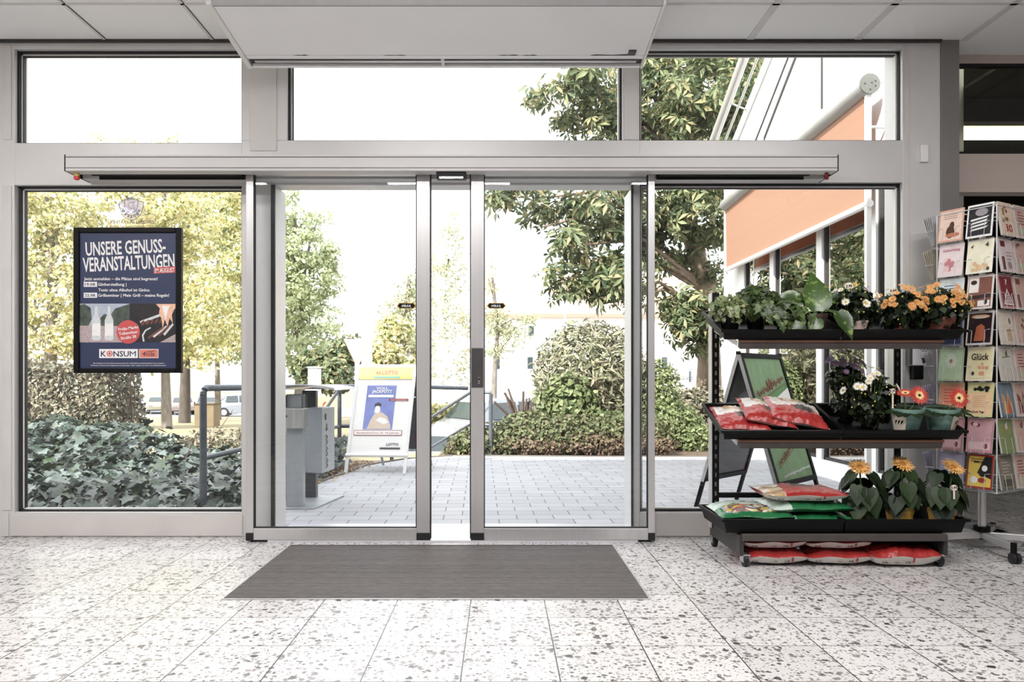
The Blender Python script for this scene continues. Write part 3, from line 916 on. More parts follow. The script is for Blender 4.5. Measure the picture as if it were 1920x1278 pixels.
ptext(g, 'SG Dynamo Dresden Fanshop', 246, 426, 4.2, 84, YS - .001, 1, 0.01, mirror=True)
g.build('yellow_plate', [LYE, LGR], t_)
g = MB(); Yq = YS - .002
outer = [(-24, -22), (-15, -24), (-13.5, -27), (0, -30.5), (13.5, -27), (15, -24), (24, -22), (23, -12), (18, 3), (9.5, 10.5), (0, 13.5), (-9.5, 10.5), (-18, 3), (-23, -12)]
inn = [(a_ * .93, (b_ + 8) * .93 - 8) for a_, b_ in outer]
core = [(-13, -22.5), (-12.6, -23.5), (-12, -25), (0, -28), (12, -25), (12.6, -23.5), (13, -22.5), (13, -12), (9, -4.5), (5, -1.5), (0, 1), (-5, -1.5), (-9, -4.5), (-13, -12)]
cin = [(a_ * .9, (b_ + 13) * .92 - 13) for a_, b_ in core]
def ring(A_, B_, mi, y):
    n_ = len(A_)
    for i in range(n_):
        j = (i + 1) % n_; fl(g, [(246 + A_[i][0], 400 + A_[i][1]), (246 + A_[j][0], 400 + A_[j][1]), (246 + B_[j][0], 400 + B_[j][1]), (246 + B_[i][0], 400 + B_[i][1])], y, mi)
ring(outer, inn, 1, Yq); ring(inn, core, 2, Yq); ring(core, cin, 1, Yq); fl(g, [(246 + a_, 400 + b_) for a_, b_ in cin], Yq, 0)
ptext(g, 'D', 246, 391.5, 14, 12, Yq - .001, 3, 0.02, mirror=True)
for ch, a_ in zip('DRESDEN', (108, 133, 157, 180, 203, 227, 252)):
    r_ = math.radians(a_)
    ptext(g, ch, 246 - 17.6 * math.sin(r_), 388.5 - 17.2 * math.cos(r_) + 2.6, 5.6, 4.6, Yq - .001, 1, 0.03, mirror=True, rot=(r_ - PI) * .9)
g.build('club_shield', [LIL, LGR, LLT, PAPER], t_)

# ------------------------------------------------------------------ outside: ground
def smooth(e0, e1, x):
    t = min(1, max(0, (x - e0) / (e1 - e0))); return t * t * (3 - 2 * t)


def ground_z(x, y):
    left = -0.06 - 0.32 * smooth(7.6, 13, y) - 0.55 * smooth(13, 34, y) - 1.0 * smooth(34, 58, y)
    mid = -0.02 - 1.5 * smooth(9.6, 13.5, y) - 0.5 * smooth(16, 60, y)
    right = -0.02 - 0.75 * smooth(12.5, 18, y) - 0.9 * smooth(18, 60, y)
    a = smooth(-5.5, -2.6, x); z = left * (1 - a) + mid * a
    b_ = smooth(-0.3, 1.2, x - 0.02 * (y - 9)); return z * (1 - b_) + right * b_


xs = np.concatenate([np.linspace(-90, -8, 30), np.linspace(-7, 8, 61), np.linspace(9, 80, 26)])
ys = np.concatenate([np.linspace(4.4, 16, 59), np.linspace(17, 60, 40), np.linspace(64, 180, 16)])
g = MB()
V_ = [(x, y, ground_z(x, y) - 0.012) for y in ys for x in xs]
nx = len(xs)
fs_ = []; ms_ = []
for j in range(len(ys) - 1):
    for i in range(nx - 1):
        cx_, cy_ = (xs[i] + xs[i + 1]) / 2, (ys[j] + ys[j + 1]) / 2
        mi = 0
        if cy_ > 9.3 and cx_ > -3.2 and cy_ < 60 and not (cx_ > -0.4 + 0.0 * cy_ and cy_ < 12.6): mi = 1
        if cy_ > 40 and cy_ < 75 and cx_ < -3: mi = 1
        if cx_ > -0.8 and 8.6 < cy_ < 12.6: mi = 2
        if cx_ < -1.2 and cy_ < 8.6: mi = 2
        fs_.append((j * nx + i, j * nx + i + 1, (j + 1) * nx + i + 1, (j + 1) * nx + i)); ms_.append(mi)
g.v = V_; g.f = fs_; g.m = ms_
o = g.build('ground', [pm('dry_lawn', (142, 132, 104), .95, 0, .25, 1.2), pm('asphalt', (128, 128, 132), .85, 0, .06, 2), pm('soil', (92, 78, 64), .95, 0, .35, 18, .6, 80)], smooth=True)
struct(o, 'ground of soil, lawn and street sloping away from the shop')
g = MB()
tp = [(-1.62, 4.4), (-1.60, 5.6), (-1.57, 6.5), (-1.39, 7.83), (-1.05, 8.45), (-0.55, 8.78), (0.2, 8.74), (1.2, 8.66), (2.4, 8.68), (3.02, 8.9), (3.02, 4.4)]
g.prism(tp, 'z', -0.12, 0.0)
struct(g.build('pavement', paver_mat()), 'light grey concrete paving of the forecourt')
struct(MB().box(-4.2, -1.62, 4.4, 4.78, -0.1, -0.002).build('path_strip', pm('gravel_strip', (128, 124, 120), .9, 0, .35, 60, .6, 120)), 'narrow stone strip along the foot of the left window')
g = MB()
for i in range(2, 8):
    a, b_ = Vector((*tp[i], 0)), Vector((*tp[i + 1], 0)); n_ = (b_ - a).cross(Vector((0, 0, 1))).normalized() * -0.04
    g.add([a, b_, b_ + n_, a + n_, a + Vector((0, 0, .012)), b_ + Vector((0, 0, .012)), b_ + n_ + Vector((0, 0, .012)), a + n_ + Vector((0, 0, .012))],
          [(4, 5, 6, 7), (0, 1, 5, 4), (1, 2, 6, 5), (2, 3, 7, 6), (3, 0, 4, 7)])
struct(g.build('kerb', pm('kerb_stone', (104, 98, 92), .8, 0, .1, 10)), 'pale kerb along the far edge of the forecourt')

# ------------------------------------------------------------------ plants outside
M_IVY = leaf_mat('ivy_leaf', [(48, 62, 54), (70, 86, 78), (104, 116, 112), (40, 50, 42), (62, 80, 54)], .12, .32, .6)
M_HEDGE = leaf_mat('hedge_leaf', [(86, 88, 74), (124, 124, 106), (160, 152, 132), (98, 88, 78)], .25, .5)
M_CHEST = leaf_mat('chestnut_leaf', [(66, 80, 58), (92, 106, 76), (118, 128, 94), (144, 150, 114), (170, 156, 118)], .4, .45)
M_YEL = leaf_mat('yellow_green_leaf', [(180, 182, 122), (214, 212, 160), (238, 234, 200), (118, 128, 82), (226, 204, 156)], .42, .6)
M_PALE = leaf_mat('pale_green_leaf', [(176, 184, 146), (198, 204, 164), (150, 162, 126), (212, 216, 182)], .4, .6)
M_BIRCH = leaf_mat('birch_leaf', [(164, 170, 136), (190, 192, 156), (142, 152, 120), (210, 190, 160)], .4, .6)
M_BUSH = leaf_mat('bush_leaf', [(92, 98, 78), (122, 126, 100), (152, 152, 122), (180, 174, 148), (98, 86, 74)], .25, .45)
M_COVER = leaf_mat('cover_leaf', [(74, 86, 58), (98, 108, 74), (128, 130, 96), (92, 80, 68)], .25, .55)
M_MID = leaf_mat('mid_green_leaf', [(88, 102, 68), (118, 130, 88), (146, 154, 114)], .3, .5)
M_TWIG = pm('twig', (112, 90, 80), .8, 0, .2, 30)
BARK = pm('bark', (120, 113, 106), .9, 0, .3, 12, .8, 40, stretch=(1, 1, .25))
BARK_D = pm('dark_bark', (80, 73, 68), .9, 0, .3, 12, .8, 40, stretch=(1, 1, .25))


def tree(name, label, base, trunk, blobs, n, size, mat, tpl=OVAL, nclump=0, clump=0.4, bark=BARK, group=None, branches=(), tr=0.15, up=0.5, parts=None):
    t = thing(name, label, 'tree', base, group=group)
    k = MB(); k.tube(trunk, [tr * (1 - 0.55 * i / (len(trunk) - 1)) * (1.25 if i == 0 else 1) for i in range(len(trunk))], 12)
    k.build('trunk', bark, t, smooth=True)
    if branches:
        k = MB()
        for br in branches:
            r0 = br[0]; k.tube(br[1:], [r0 * (1 - 0.75 * i / (len(br) - 2)) for i in range(len(br) - 1)], 8)
        k.build('branches', bark, t, smooth=True)
    p, nr = blob_points(blobs, n, clump, nclump, up=up)
    leaves('crown', mat, t, p, nr, size * (0.65 + 0.7 * rng.random(n)), tpl)
    return t


def auto_branches(start_pts, targets, r0=0.05):
    out = []
    for tg in targets:
        tg = Vector(tg)
        s = min(start_pts, key=lambda q: (Vector(q) - tg).length + abs(q[2] - tg.z) * 0.8 + (5 if q[2] > tg.z else 0))
        s = Vector(s); m = (s + tg) / 2 + Vector((R.uniform(-.15, .15), R.uniform(-.15, .15), 0.18 * (tg - s).length))
        out.append((r0, tuple(s), tuple(s.lerp(m, .5) + Vector((0, 0, .03))), tuple(m), tuple(tg)))
    return out


# big chestnut at the right
Yc = 11.6
def B(px, py, Y, r, ry=None, rz=None):
    p = P(px, py, Y); return (p.x, p.y, p.z, r, ry or r, rz or r * .8)
ch_trunk = [(3.36, 12.0, -0.15), (3.38, 12.0, 1.2), (3.34, 11.98, 2.3), (3.1, 11.95, 3.1), (2.85, 11.9, 4.4), (2.7, 11.8, 6.0)]
cb = [B(1040, 165, 11.2, .42), B(1100, 150, 11.0, .42), B(1150, 190, 11.3, .5), B(1120, 245, 11.4, .42), B(1060, 215, 11.6, .3), B(1190, 240, 11.8, .45),
      B(945, 362, 10.9, .32), B(1005, 372, 11.1, .4), B(1065, 395, 11.3, .42), B(1130, 380, 11.0, .5), B(1020, 425, 11.0, .3), B(1065, 462, 10.8, .3), B(1130, 450, 11.4, .5),
      B(1065, 525, 10.9, .28), B(1100, 500, 11.2, .4), B(1150, 520, 10.8, .42), B(1110, 555, 11.2, .32), B(1170, 560, 11.2, .35), B(1200, 500, 11.6, .5), B(1200, 400, 11.4, .6),
      B(1250, 360, 11.2, .55), B(1300, 380, 10.8, .5), B(1240, 450, 11.8, .5), B(1290, 470, 12.2, .5), B(1330, 430, 11.4, .45), B(1260, 560, 11.3, .42), B(1290, 600, 11.2, .4), B(1320, 560, 11.0, .35),
      B(1310, 630, 11.5, .35), B(1345, 600, 11.2, .28), B(1240, 300, 11.6, .6), B(1230, 190, 11.8, .8), B(1240, 110, 11.6, .7), B(1330, 170, 10.6, .75), B(1390, 190, 10.5, .6), B(1330, 260, 10.8, .7),
      B(1400, 130, 11.8, .6), B(1320, 80, 12.2, .8), B(1410, 260, 11.8, .5), B(1150, 60, 12.0, .7), B(1280, 330, 12.4, .6), B(1370, 340, 12.2, .55), B(1400, 60, 12.5, 1.0), B(1500, 100, 13.2, 1.0), B(1300, 0, 12.4, 1.2), B(1180, 340, 12.2, .4), B(1350, 500, 12.0, .4)]
tree('chestnut_tree', 'large dark green chestnut tree rising behind the round bush and annex', (3.36, 12.0, -0.15), ch_trunk, cb, 7600, 0.18, M_CHEST, PALM, 560, 0.32, pm('chestnut_bark', (138, 122, 106), .9, 0, .3, 12, .8, 40, stretch=(1, 1, .25)),
     branches=auto_branches([(3.36, 12, 1.9), (3.34, 11.98, 2.3), (3.1, 11.95, 3.1), (2.95, 11.92, 3.8), (2.85, 11.9, 4.4)], [c[:3] for c in cb], 0.055), tr=0.21, up=0.9)

# pale trees beyond the lawn (left window)
def far_tree(name, label, px, Y, bpy_, blobs, n, sz, mat, tr, bark=BARK, group='trees beyond the lawn', tpl=OVAL, ncl=500, cl=.5):
    b0 = P(px, bpy_, Y)
    k = F / Y
    bl = [(P(a, b_, Y + dy).x, Y + dy, P(a, b_, Y + dy).z, r / k, r / k, rz / k) for a, b_, dy, r, rz in blobs]
    topz = max(b[2] for b in bl)
    zs = [b0.z - 0.1, b0.z + (topz - b0.z) * .3, b0.z + (topz - b0.z) * .6, topz]
    tk = [(b0.x + R.uniform(-.1, .1) * i, Y, z) for i, z in enumerate(zs)]
    br = auto_branches([tk[1], tk[2], (b0.x, Y, b0.z + (topz - b0.z) * .2)], [b[:3] for b in bl], tr * .45)
    return tree(name, label, tuple(b0), tk, bl, n, sz, mat, tpl, ncl, cl, bark, group, br, tr)

far_tree('lawn_tree', 'yellow-green tree with pale bark on the lawn, nearest behind the poster frame', 313, 24, 802,
         [(200, 620, 0, 90, 60), (300, 640, 0, 80, 50), (380, 640, 0, 70, 50), (240, 520, 0, 100, 80), (340, 520, 0, 90, 80), (280, 420, 0, 110, 80), (180, 470, 0, 80, 80), (360, 420, 0, 70, 70), (250, 330, 0, 90, 60), (400, 560, -1, 50, 50), (190, 272, 0, 22, 20), (140, 285, 0, 18, 12)], 20000, .15, M_YEL, .14, ncl=620, cl=.34)
far_tree('lawn_tree', 'yellow-green tree with darker trunk standing close behind the pale-barked one', 346, 31, 790,
         [(340, 600, 0, 90, 60), (420, 500, 0, 90, 80), (430, 380, 0, 70, 70), (330, 380, 0, 90, 80), (440, 620, 0, 60, 50), (320, 290, 0, 50, 30)], 12000, .18, M_YEL, .2, BARK_D, ncl=420, cl=.38)
far_tree('lawn_tree', 'pale tree with thin trunk right of the brown box', 409, 34, 792,
         [(440, 560, 0, 70, 60), (450, 640, 0, 60, 40), (470, 450, 0, 70, 80), (420, 400, 0, 60, 60), (500, 600, 0, 50, 50)], 12000, .17, M_PALE, .13, ncl=500, cl=.45)
far_tree('hedge_tree', 'dense yellow-green tree over the clipped hedge at the left window edge', 90, 22, 780,
         [(60, 620, 0, 90, 60), (120, 560, 0, 80, 70), (50, 480, 0, 100, 80), (110, 400, 0, 90, 70), (40, 370, 0, 80, 60), (-40, 560, 0, 90, 120), (140, 640, 0, 60, 40)], 17000, .14, M_YEL, .2, ncl=560, cl=.32)
far_tree('roadside_tree', 'tall pale green tree behind the bin, left of the white lamp pole', 560, 30, 780,
         [(545, 420, 0, 50, 60), (560, 480, 0, 70, 60), (540, 560, 0, 70, 60), (600, 600, 0, 45, 40), (580, 520, 0, 60, 50), (560, 650, 0, 80, 40), (520, 500, 0, 60, 100), (620, 470, 0, 22, 20), (600, 400, 0, 20, 22)], 17000, .16, M_PALE, .2, ncl=480, cl=.36)
far_tree('weeping_birch', 'pale weeping birch with white trunk seen between the door leaves', 830, 27, 760,
         [(840, 440, 0, 22, 30), (820, 500, 0, 30, 40), (850, 520, 0, 26, 50), (825, 590, 0, 30, 50), (860, 620, 0, 24, 50), (815, 680, 0, 30, 50), (860, 460, 0, 14, 30), (845, 400, 0, 9, 14), (862, 690, 0, 18, 40)], 2600, .2, M_BIRCH, .22, PAPER, ncl=220, cl=.4, tpl=LANCE)
far_tree('weeping_birch', 'olive weeping birch beside the arrow sticker of the left leaf', 768, 24, 760,
         [(770, 560, 0, 26, 40), (745, 600, 0, 30, 50), (775, 640, 0, 30, 40), (725, 660, 0, 35, 35), (790, 520, 0, 16, 30), (770, 700, 0, 30, 30)], 3600, .18, M_BIRCH, .12, BARK, ncl=260, cl=.4, tpl=LANCE)
far_tree('weeping_birch', 'small pale birch right of the door lock, before the white house', 925, 26, 760,
         [(930, 600, 0, 26, 40), (960, 630, 0, 30, 24), (915, 520, 0, 16, 40), (990, 600, 0, 16, 14), (925, 660, 0, 26, 20)], 1700, .18, M_BIRCH, .1, BARK, ncl=140, cl=.35, tpl=LANCE)

def shrub(name, label, cat, blobs, n, sz, mat, tpl=OVAL, core=None, base=None, up=.4, shell=.12, twigs=0, group=None, ncl=0, cl=.1):
    bs = base or (sum(b[0] for b in blobs) / len(blobs), sum(b[1] for b in blobs) / len(blobs), min(b[2] - b[5] for b in blobs))
    cutz = bs[2]; bs = (bs[0], bs[1], min(bs[2], ground_z(bs[0], bs[1]) - .01))
    t = thing(name, label, cat, bs, group=group)
    k = MB()
    k.tube([Vector(bs), Vector((bs[0], bs[1], blobs[0][2]))], .025, 8)
    if twigs:
        for i in range(twigs):
            b = R.choice(blobs); a = R.uniform(0, 2 * PI); q = R.uniform(.4, .95)
            s = Vector((b[0] + b[3] * .5 * math.cos(a), b[1] + b[4] * .5 * math.sin(a), max(bs[2], b[2] - b[5])))
            e = Vector((b[0] + b[3] * q * math.cos(a), b[1] + b[4] * q * math.sin(a), b[2] + b[5] * R.uniform(-.4, .7)))
            m = (s + e) / 2 + Vector((R.uniform(-.08, .08), R.uniform(-.08, .08), R.uniform(0, .08)))
            k.tube([s, m, e], [.008, .006, .003], 5)
    else:
        k.tube([Vector(bs), Vector(bs) + Vector((0, 0, .3))], .03, 8)
    k.build('twigs', M_TWIG, t)
    p, nr = blob_points(blobs, n, cl, ncl, shell=shell, up=up)
    ok = p[:, 2] > cutz - .05
    p = p[ok]; nr = nr[ok]
    leaves('foliage', mat, t, p, nr, sz * (0.6 + 0.8 * rng.random(len(p))), tpl)
    return t


shrub('round_bush', 'large round green bush clipped like a ball behind the right door leaf', 'bush',
      [(1.28, 10.5, .98, .82, .75, .76), (1.15, 10.4, .55, .72, .65, .5), (1.5, 10.6, .6, .65, .6, .55), (1.9, 10.6, .7, .35, .4, .5)], 15000, .12, M_BUSH, LANCE, twigs=60, base=(1.3, 10.5, .02), shell=.2)
shrub('creeper', 'broad-leaved climbing plant growing on the lower left of the round bush', 'plant',
      [(.9, 9.75, .62, .42, .16, .36), (1.3, 9.7, .35, .3, .15, .2)], 1300, .075, M_MID, HEART, twigs=10, base=(.95, 9.75, .02), shell=.4)
shrub('ground_cover', 'low spreading evergreen mound along the kerb in front of the round bush', 'shrub',
      [(0.1, 9.45, .12, .75, .42, .26), (.9, 9.4, .18, .8, .45, .3), (1.6, 9.45, .2, .6, .45, .3), (-.35, 9.2, .06, .35, .3, .2), (.4, 9.6, .3, .4, .3, .2)], 14000, .055, M_COVER, OVAL, twigs=140, base=(.6, 9.3, 0), shell=.22)
shrub('trailing_shrub', 'light green trailing shrub right of the round bush', 'shrub',
      [(2.2, 10.3, .7, .32, .35, .5), (2.3, 10.1, .3, .45, .4, .32), (2.55, 9.9, .12, .35, .3, .2)], 8500, .055, M_MID, OVAL, twigs=40, base=(2.3, 10.2, .0), shell=.3)
shrub('low_bush', 'brownish green bush beside the slotted post of the rack, under the street signs', 'bush',
      [(2.95, 11.6, .35, .5, .45, .42), (3.3, 11.7, .45, .5, .4, .4), (2.75, 11.4, .1, .4, .4, .25)], 6000, .07, M_HEDGE, OVAL, twigs=160, base=(3.0, 11.5, -.02), shell=.25)
o = shrub('dry_undergrowth', 'brown dry twigs and leaves along the kerb under the low evergreen mound', 'undergrowth',
      [(0.5, 9.12, .10, .55, .16, .11), (1.2, 9.08, .12, .6, .16, .13), (1.8, 9.1, .10, .4, .16, .12)], 3800, .05, leaf_mat('brown_leaf', [(96, 80, 68), (128, 108, 92), (84, 76, 58), (112, 104, 78)], .15), OVAL, twigs=160, base=(1.1, 9.1, 0), shell=.3)
# cut brown stems
t_ = thing('pruned_shrub', 'fan of cut reddish brown stems left of the round bush', 'shrub', (.35, 10.3, .1))
k = MB()
for i in range(26):
    a = R.uniform(-1.1, .9); l = R.uniform(.3, .75); s = Vector((.38 + R.uniform(-.1, .1), 10.25 + R.uniform(-.1, .1), .12))
    d = Vector((math.sin(a) * .8, R.uniform(-.3, .2), math.cos(a)))
    k.tube([s, s + d * l * .5 + Vector((0, 0, .03)), s + d * l], [.024, .02, .016], 6)
k.build('stem', pm('red_brown_stem', (92, 78, 70), .8, 0, .2, 20), t_)

# clipped hedge and ivy behind the left window
t_ = thing('clipped_hedge', 'tall clipped hedge with brownish leaves behind the ivy at the left', 'hedge', (-4.6, 7.9, -.05))
def hedge_pts(x0, x1, y0, y1, z0, z1, n):
    A = []; Nn = []
    for i in range(n):
        f = R.random()
        jit = abs(R.gauss(0, .05))
        if f < .55: A.append((R.uniform(x0, x1), y0 + jit, R.uniform(z0, z1))); Nn.append((0, -1, .3))
        elif f < .8: A.append((R.uniform(x0, x1), R.uniform(y0, y1), z1 - jit)); Nn.append((0, -.2, 1))
        else: A.append((x1 - jit, R.uniform(y0, y1), R.uniform(z0, z1))); Nn.append((1, -.1, .3))
    return A, Nn
A1, N1 = hedge_pts(-5.6, -3.98, 7.7, 8.5, -.05, 1.06, 13000)
A1 = np.array(A1); A1[:, 2] += 0.05 * np.sin(A1[:, 0] * 7) * (A1[:, 2] > .8); A1[:, 0] -= np.where(A1[:, 0] > -4.2, .12 * np.clip(A1[:, 2], 0, 1), 0)
leaves('foliage', M_HEDGE, t_, A1, np.array(N1) + rng.normal(size=(len(N1), 3)) * .6, .055 * (.6 + .8 * rng.random(len(N1))), OVAL)
k = MB()
for i in range(120):
    x = R.uniform(-5.6, -4.1); y = R.uniform(7.75, 8.3); k.tube([(x, y, -.05), (x + R.uniform(-.1, .1), y, .5), (x + R.uniform(-.2, .2), y + R.uniform(-.1, .1), 1.0)], [.012, .008, .004], 5)
k.build('twigs', M_TWIG, t_)

def ivy_h(x, y):
    a = .07 * smooth(4.8, 5.4, y) + .05 * math.sin(x * 3.1 + 1) * math.sin(y * 2.3) * smooth(5, 6, y)
    a += .36 * smooth(6.1, 7.0, y) * smooth(-3.0, -3.7, x)
    return max(.03, a * smooth(-1.45, -1.75, x) + .06)
pts = []; nr = []
for i in range(3600):
    x = R.uniform(-4.6, -1.62); y = 4.85 + (R.random() ** 1.1) * 2.9
    h = ivy_h(x, y); lay = R.random()
    z = -.02 + h * (1 - .5 * lay * lay) + R.uniform(-.02, .05)
    if y < 5.2: z = -.02 + h * R.random()
    pts.append((x, y, z)); nr.append((R.gauss(0, .5), -.3 + R.gauss(0, .5) - (.5 if y < 5.2 else 0), 1.0))
dirs = np.stack([rng.normal(size=len(pts)) * .7, -np.ones(len(pts)) * .8, -.3 * np.ones(len(pts))], 1)
o = leaves('ivy_bed', M_IVY, None, np.array(pts), np.array(nr), .075 + .06 * rng.random(len(pts)), IVY, dirs)
tag(o, 'thick bed of dark ivy leaves on the ground behind the left window', 'ivy', kind='stuff')
o = leaves('ivy_edge', M_IVY, None, np.array([(R.uniform(-1.95, -1.6), R.uniform(6.6, 8.0), R.uniform(0, .3)) for _ in range(420)]), np.array([(R.gauss(.3, .4), -.6, .7) for _ in range(420)]), .07, IVY)
tag(o, 'small patch of ivy at the foot of the railing beside the bin', 'ivy', kind='stuff')
pts = [(R.uniform(-1.75, -1.1) , R.uniform(6.4, 8.1), .006) for _ in range(500)]
pts = [p for p in pts if p[0] < -1.57 + max(0, (p[1] - 6.5)) * .14 + abs(R.gauss(0, .05))]
o = leaves('fallen_leaves', leaf_mat('dry_leaf', [(150, 120, 92), (186, 156, 120), (120, 96, 76)], .1), None, np.array(pts), np.array([(R.gauss(0, .3), R.gauss(0, .3), 1) for _ in pts]), .05, OVAL)
tag(o, 'dry fallen leaves along the edge of the paving beside the bin', 'leaves', kind='stuff')
shrub('low_shrub', 'low pale green shrub behind the ivy, left of the railing post', 'shrub',
      [(-3.2, 8.7, .1, .6, .4, .25), (-2.7, 8.5, .15, .35, .35, .25), (-3.7, 8.9, .05, .4, .3, .18)], 3600, .05, M_HEDGE, OVAL, twigs=60, base=(-3.1, 8.6, -.12), shell=.4)
shrub('low_shrub', 'low pale green shrub under the rail, right of the railing post', 'shrub',
      [(-2.1, 8.3, .12, .4, .4, .24), (-2.4, 8.9, .18, .4, .35, .24)], 2600, .05, M_HEDGE, OVAL, twigs=40, base=(-2.3, 8.5, -.12), shell=.4)
shrub('roadside_bush', 'dark green bush behind the railing between bin and board sign', 'bush',
      [B(625, 705, 15, .45), B(590, 690, 15.5, .5), B(655, 660, 16, .45)], 3500, .13, M_CHEST, OVAL, twigs=30, base=tuple(P(620, 760, 15)), shell=.4)
shrub('roadside_bush', 'reddish green bush behind the board sign, right of the lamp pole', 'bush',
      [B(720, 665, 18, .55), B(740, 620, 18.5, .5), B(770, 690, 18, .4)], 3500, .14, M_YEL, OVAL, twigs=30, base=tuple(P(730, 770, 18)), shell=.4)
shrub('street_hedge', 'low yellow-green hedge across the street, seen between the door leaves', 'hedge',
      [B(a, 775, 20, .5, .4, .28) for a in (800, 830, 860, 890)], 3000, .12, M_YEL, OVAL, twigs=20, base=tuple(P(845, 800, 20)), shell=.4)
t_ = thing('dry_stems', 'few bare dark stems standing in the ivy by the low shrub', 'plant', (-3.0, 7.2, .1))
k = MB()
for i in range(7):
    s = Vector((-3.3 + R.uniform(0, 1.4), 7.2, .12)); k.tube([s, s + Vector((R.uniform(.0, .2), 0, R.uniform(.15, .3))), s + Vector((R.uniform(.1, .35), 0, R.uniform(.25, .5)))], [.007, .005, .003], 5)
k.build('stem', M_TWIG, t_)

# ------------------------------------------------------------------ street furniture
STEELB = pm('galvanised_dark', (92, 98, 106), .4, .4, .15, 20)
STEEL = pm('weathered_steel', (168, 173, 178), .42, .35, .14, 6, stretch=(1, 1, .3))
STEEL_D = pm('dark_steel', (78, 82, 86), .45, .5, .2, 5, stretch=(1, 1, .3))

def rail_round(g_, pts, r=.021): g_.tube(pts, r, 12)
t_ = thing('handrail', 'dark grey tubular handrail with rounded corner behind the left window', 'railing', (-2.05, 5.14, 0))
A = Vector((-2.05, 5.14, 0)); Bp = Vector((-1.66, 7.7, 0))
g = MB()
zt = .845
g.tube([A + Vector((0, 0, -.02)), A + Vector((0, 0, zt - .05))], .0245, 12); g.build('post', STEELB, t_, smooth=True)
dv = (Bp - A).normalized()
g = MB()
pts = [A + Vector((0, 0, zt - .05))] + [A + dv * (.05 * (1 - math.cos(a))) + Vector((0, 0, zt - .05 + .05 * math.sin(a))) for a in (.4, .8, 1.2, PI / 2)] + [Bp + Vector((0, 0, .83)), Bp + dv * .3 + Vector((.5, .1, .83)), Bp + dv * .5 + Vector((1.2, .6, .80))]
rail_round(g, pts, .0235); g.build('top_rail', STEELB, t_, smooth=True)
g = MB(); g.tube([A + Vector((0, 0, .36)), Bp + Vector((0, 0, .42)), Bp + Vector((.14, 0, .42))], .019, 10); g.build('lower_rail', STEELB, t_, smooth=True)
g = MB(); g.tube([Bp + Vector((0, 0, 0)), Bp + Vector((0, 0, .83))], .022, 12); g.build('post', STEELB, t_, smooth=True)
g = MB(); g.tube([Bp + Vector((0, 0, .8)), Bp - dv * .9 + Vector((0, 0, .35))], .016, 10); g.build('brace', STEELB, t_, smooth=True)
g = MB(); q = Bp + dv * .5 + Vector((.38, .1, 0)); g.tube([q, q + Vector((0, 0, .82))], .022, 12); g.build('post', STEELB, t_, smooth=True)

t_ = thing('stair_railing', 'thin grey stair railing descending to the left in front of the ground cover', 'railing', (-.11, 9.05, 0))
g = MB(); g.tube([(-.11, 9.05, -.02), (-.11, 9.05, .73)], .024, 12); g.build('post', STEELB, t_, smooth=True)
g = MB(); g.tube([(-.11, 9.05, .745), (-.36, 9.1, .745), (-1.02, 9.9, .33), (-2.0, 11.1, -.28)], .02, 12); g.build('top_rail', STEELB, t_, smooth=True)
g = MB(); g.tube([(-.11, 9.05, .35), (-.36, 9.1, .36), (-1.02, 9.9, -.06), (-2.0, 11.1, -.68)], .016, 10); g.build('lower_rail', STEELB, t_, smooth=True)

# litter bin with ash box
t_ = thing('litter_bin', 'grey metal litter bin and ashtray on two posts under a curved steel roof', 'bin', (-1.36, 5.42, 0))
Y1, Y2 = 5.22, 5.62
g = MB(); x0, _ = XZ(536, 0, Y1); x1, _ = XZ(568, 0, Y1)
g.prism([(-1.53, 5.16), (-1.29, 5.16), (-1.20, 5.74), (-1.46, 5.74)], 'z', 0, .012); g.build('base_plate', STEEL, t_, bevel=.002)
g = MB(); g.box(x0, x1, Y1, Y1 + .07, .01, .80); g.build('post', STEEL, t_, bevel=.004)
x0, _ = XZ(566, 0, Y2); x1, _ = XZ(592, 0, Y2)
g = MB(); g.box(x0, x1, Y2, Y2 + .07, .01, .82); g.build('post', STEEL_D, t_, bevel=.004)
g = MB(); xa, za = XZ(530, 766, 5.15); xb, zb = XZ(568, 803, 5.15); g.box(xa, xb, 5.15, 5.27, zb, za); g.box(xa - .002, xb + .002, 5.148, 5.272, za - .006, za + .002)
ab = g.build('ash_box', pm('brushed_steel', (190, 191, 190), .3, .7, .2, 40, stretch=(1, 1, .05)), t_, bevel=.004)
g = MB(); g.disc(tuple(XZ(537, 780, 5.148)), .008, 5.144, 12, th=.004); g.build('lock', STEEL_D, ab)
g = MB(); xa, za = XZ(532, 741, 5.17)
g.box(xa, xa + .007, 5.16, 5.26, za - .085, za); g.box(xb - .012, xb - .004, 5.16, 5.26, za - .085, za); g.box(xa, xb, 5.25, 5.26, za - .085, za)
g.build('ash_hood', STEEL_D, t_)
g = MB()
x0, z1 = XZ(571, 764, 5.45); x1, z0 = XZ(607, 886, 5.45)
g.prism([(x0, 5.45), (x1, 5.40), (x1 + .03, 5.68), (x0 + .05, 5.72)], 'z', z0, z1)
lb = g.build('bin_box', STEEL, t_, bevel=.006)
g = MB(); g.box(x1 + .004, x1 + .010, 5.46, 5.50, z1 - .09, z1 - .045)
g.tube([(x1 + .012, 5.5, z1 - .12), (x1 + .012, 5.48, z1 - .17), (x1 + .012, 5.53, z1 - .15)], .003, 5)
for i in range(3): g.tube([(x1 + .014 + i * .001, 5.47 + (a % 2) * .04, z1 - .2 - i * .085 - a * .018) for a in range(5)], .0028, 5)
g.build('graffiti', BLKMT, lb)
g = MB()
ca = []
for i in range(9):
    a = -1 + 2 * i / 8
    ca.append((-1.335 + a * .20, .845 + .022 * (1 - a * a)))
g.prism(ca + [(x, z - .016) for x, z in reversed(ca)], 'y', 5.10, 5.80)
g.build('roof_sheet', CHROME, t_)

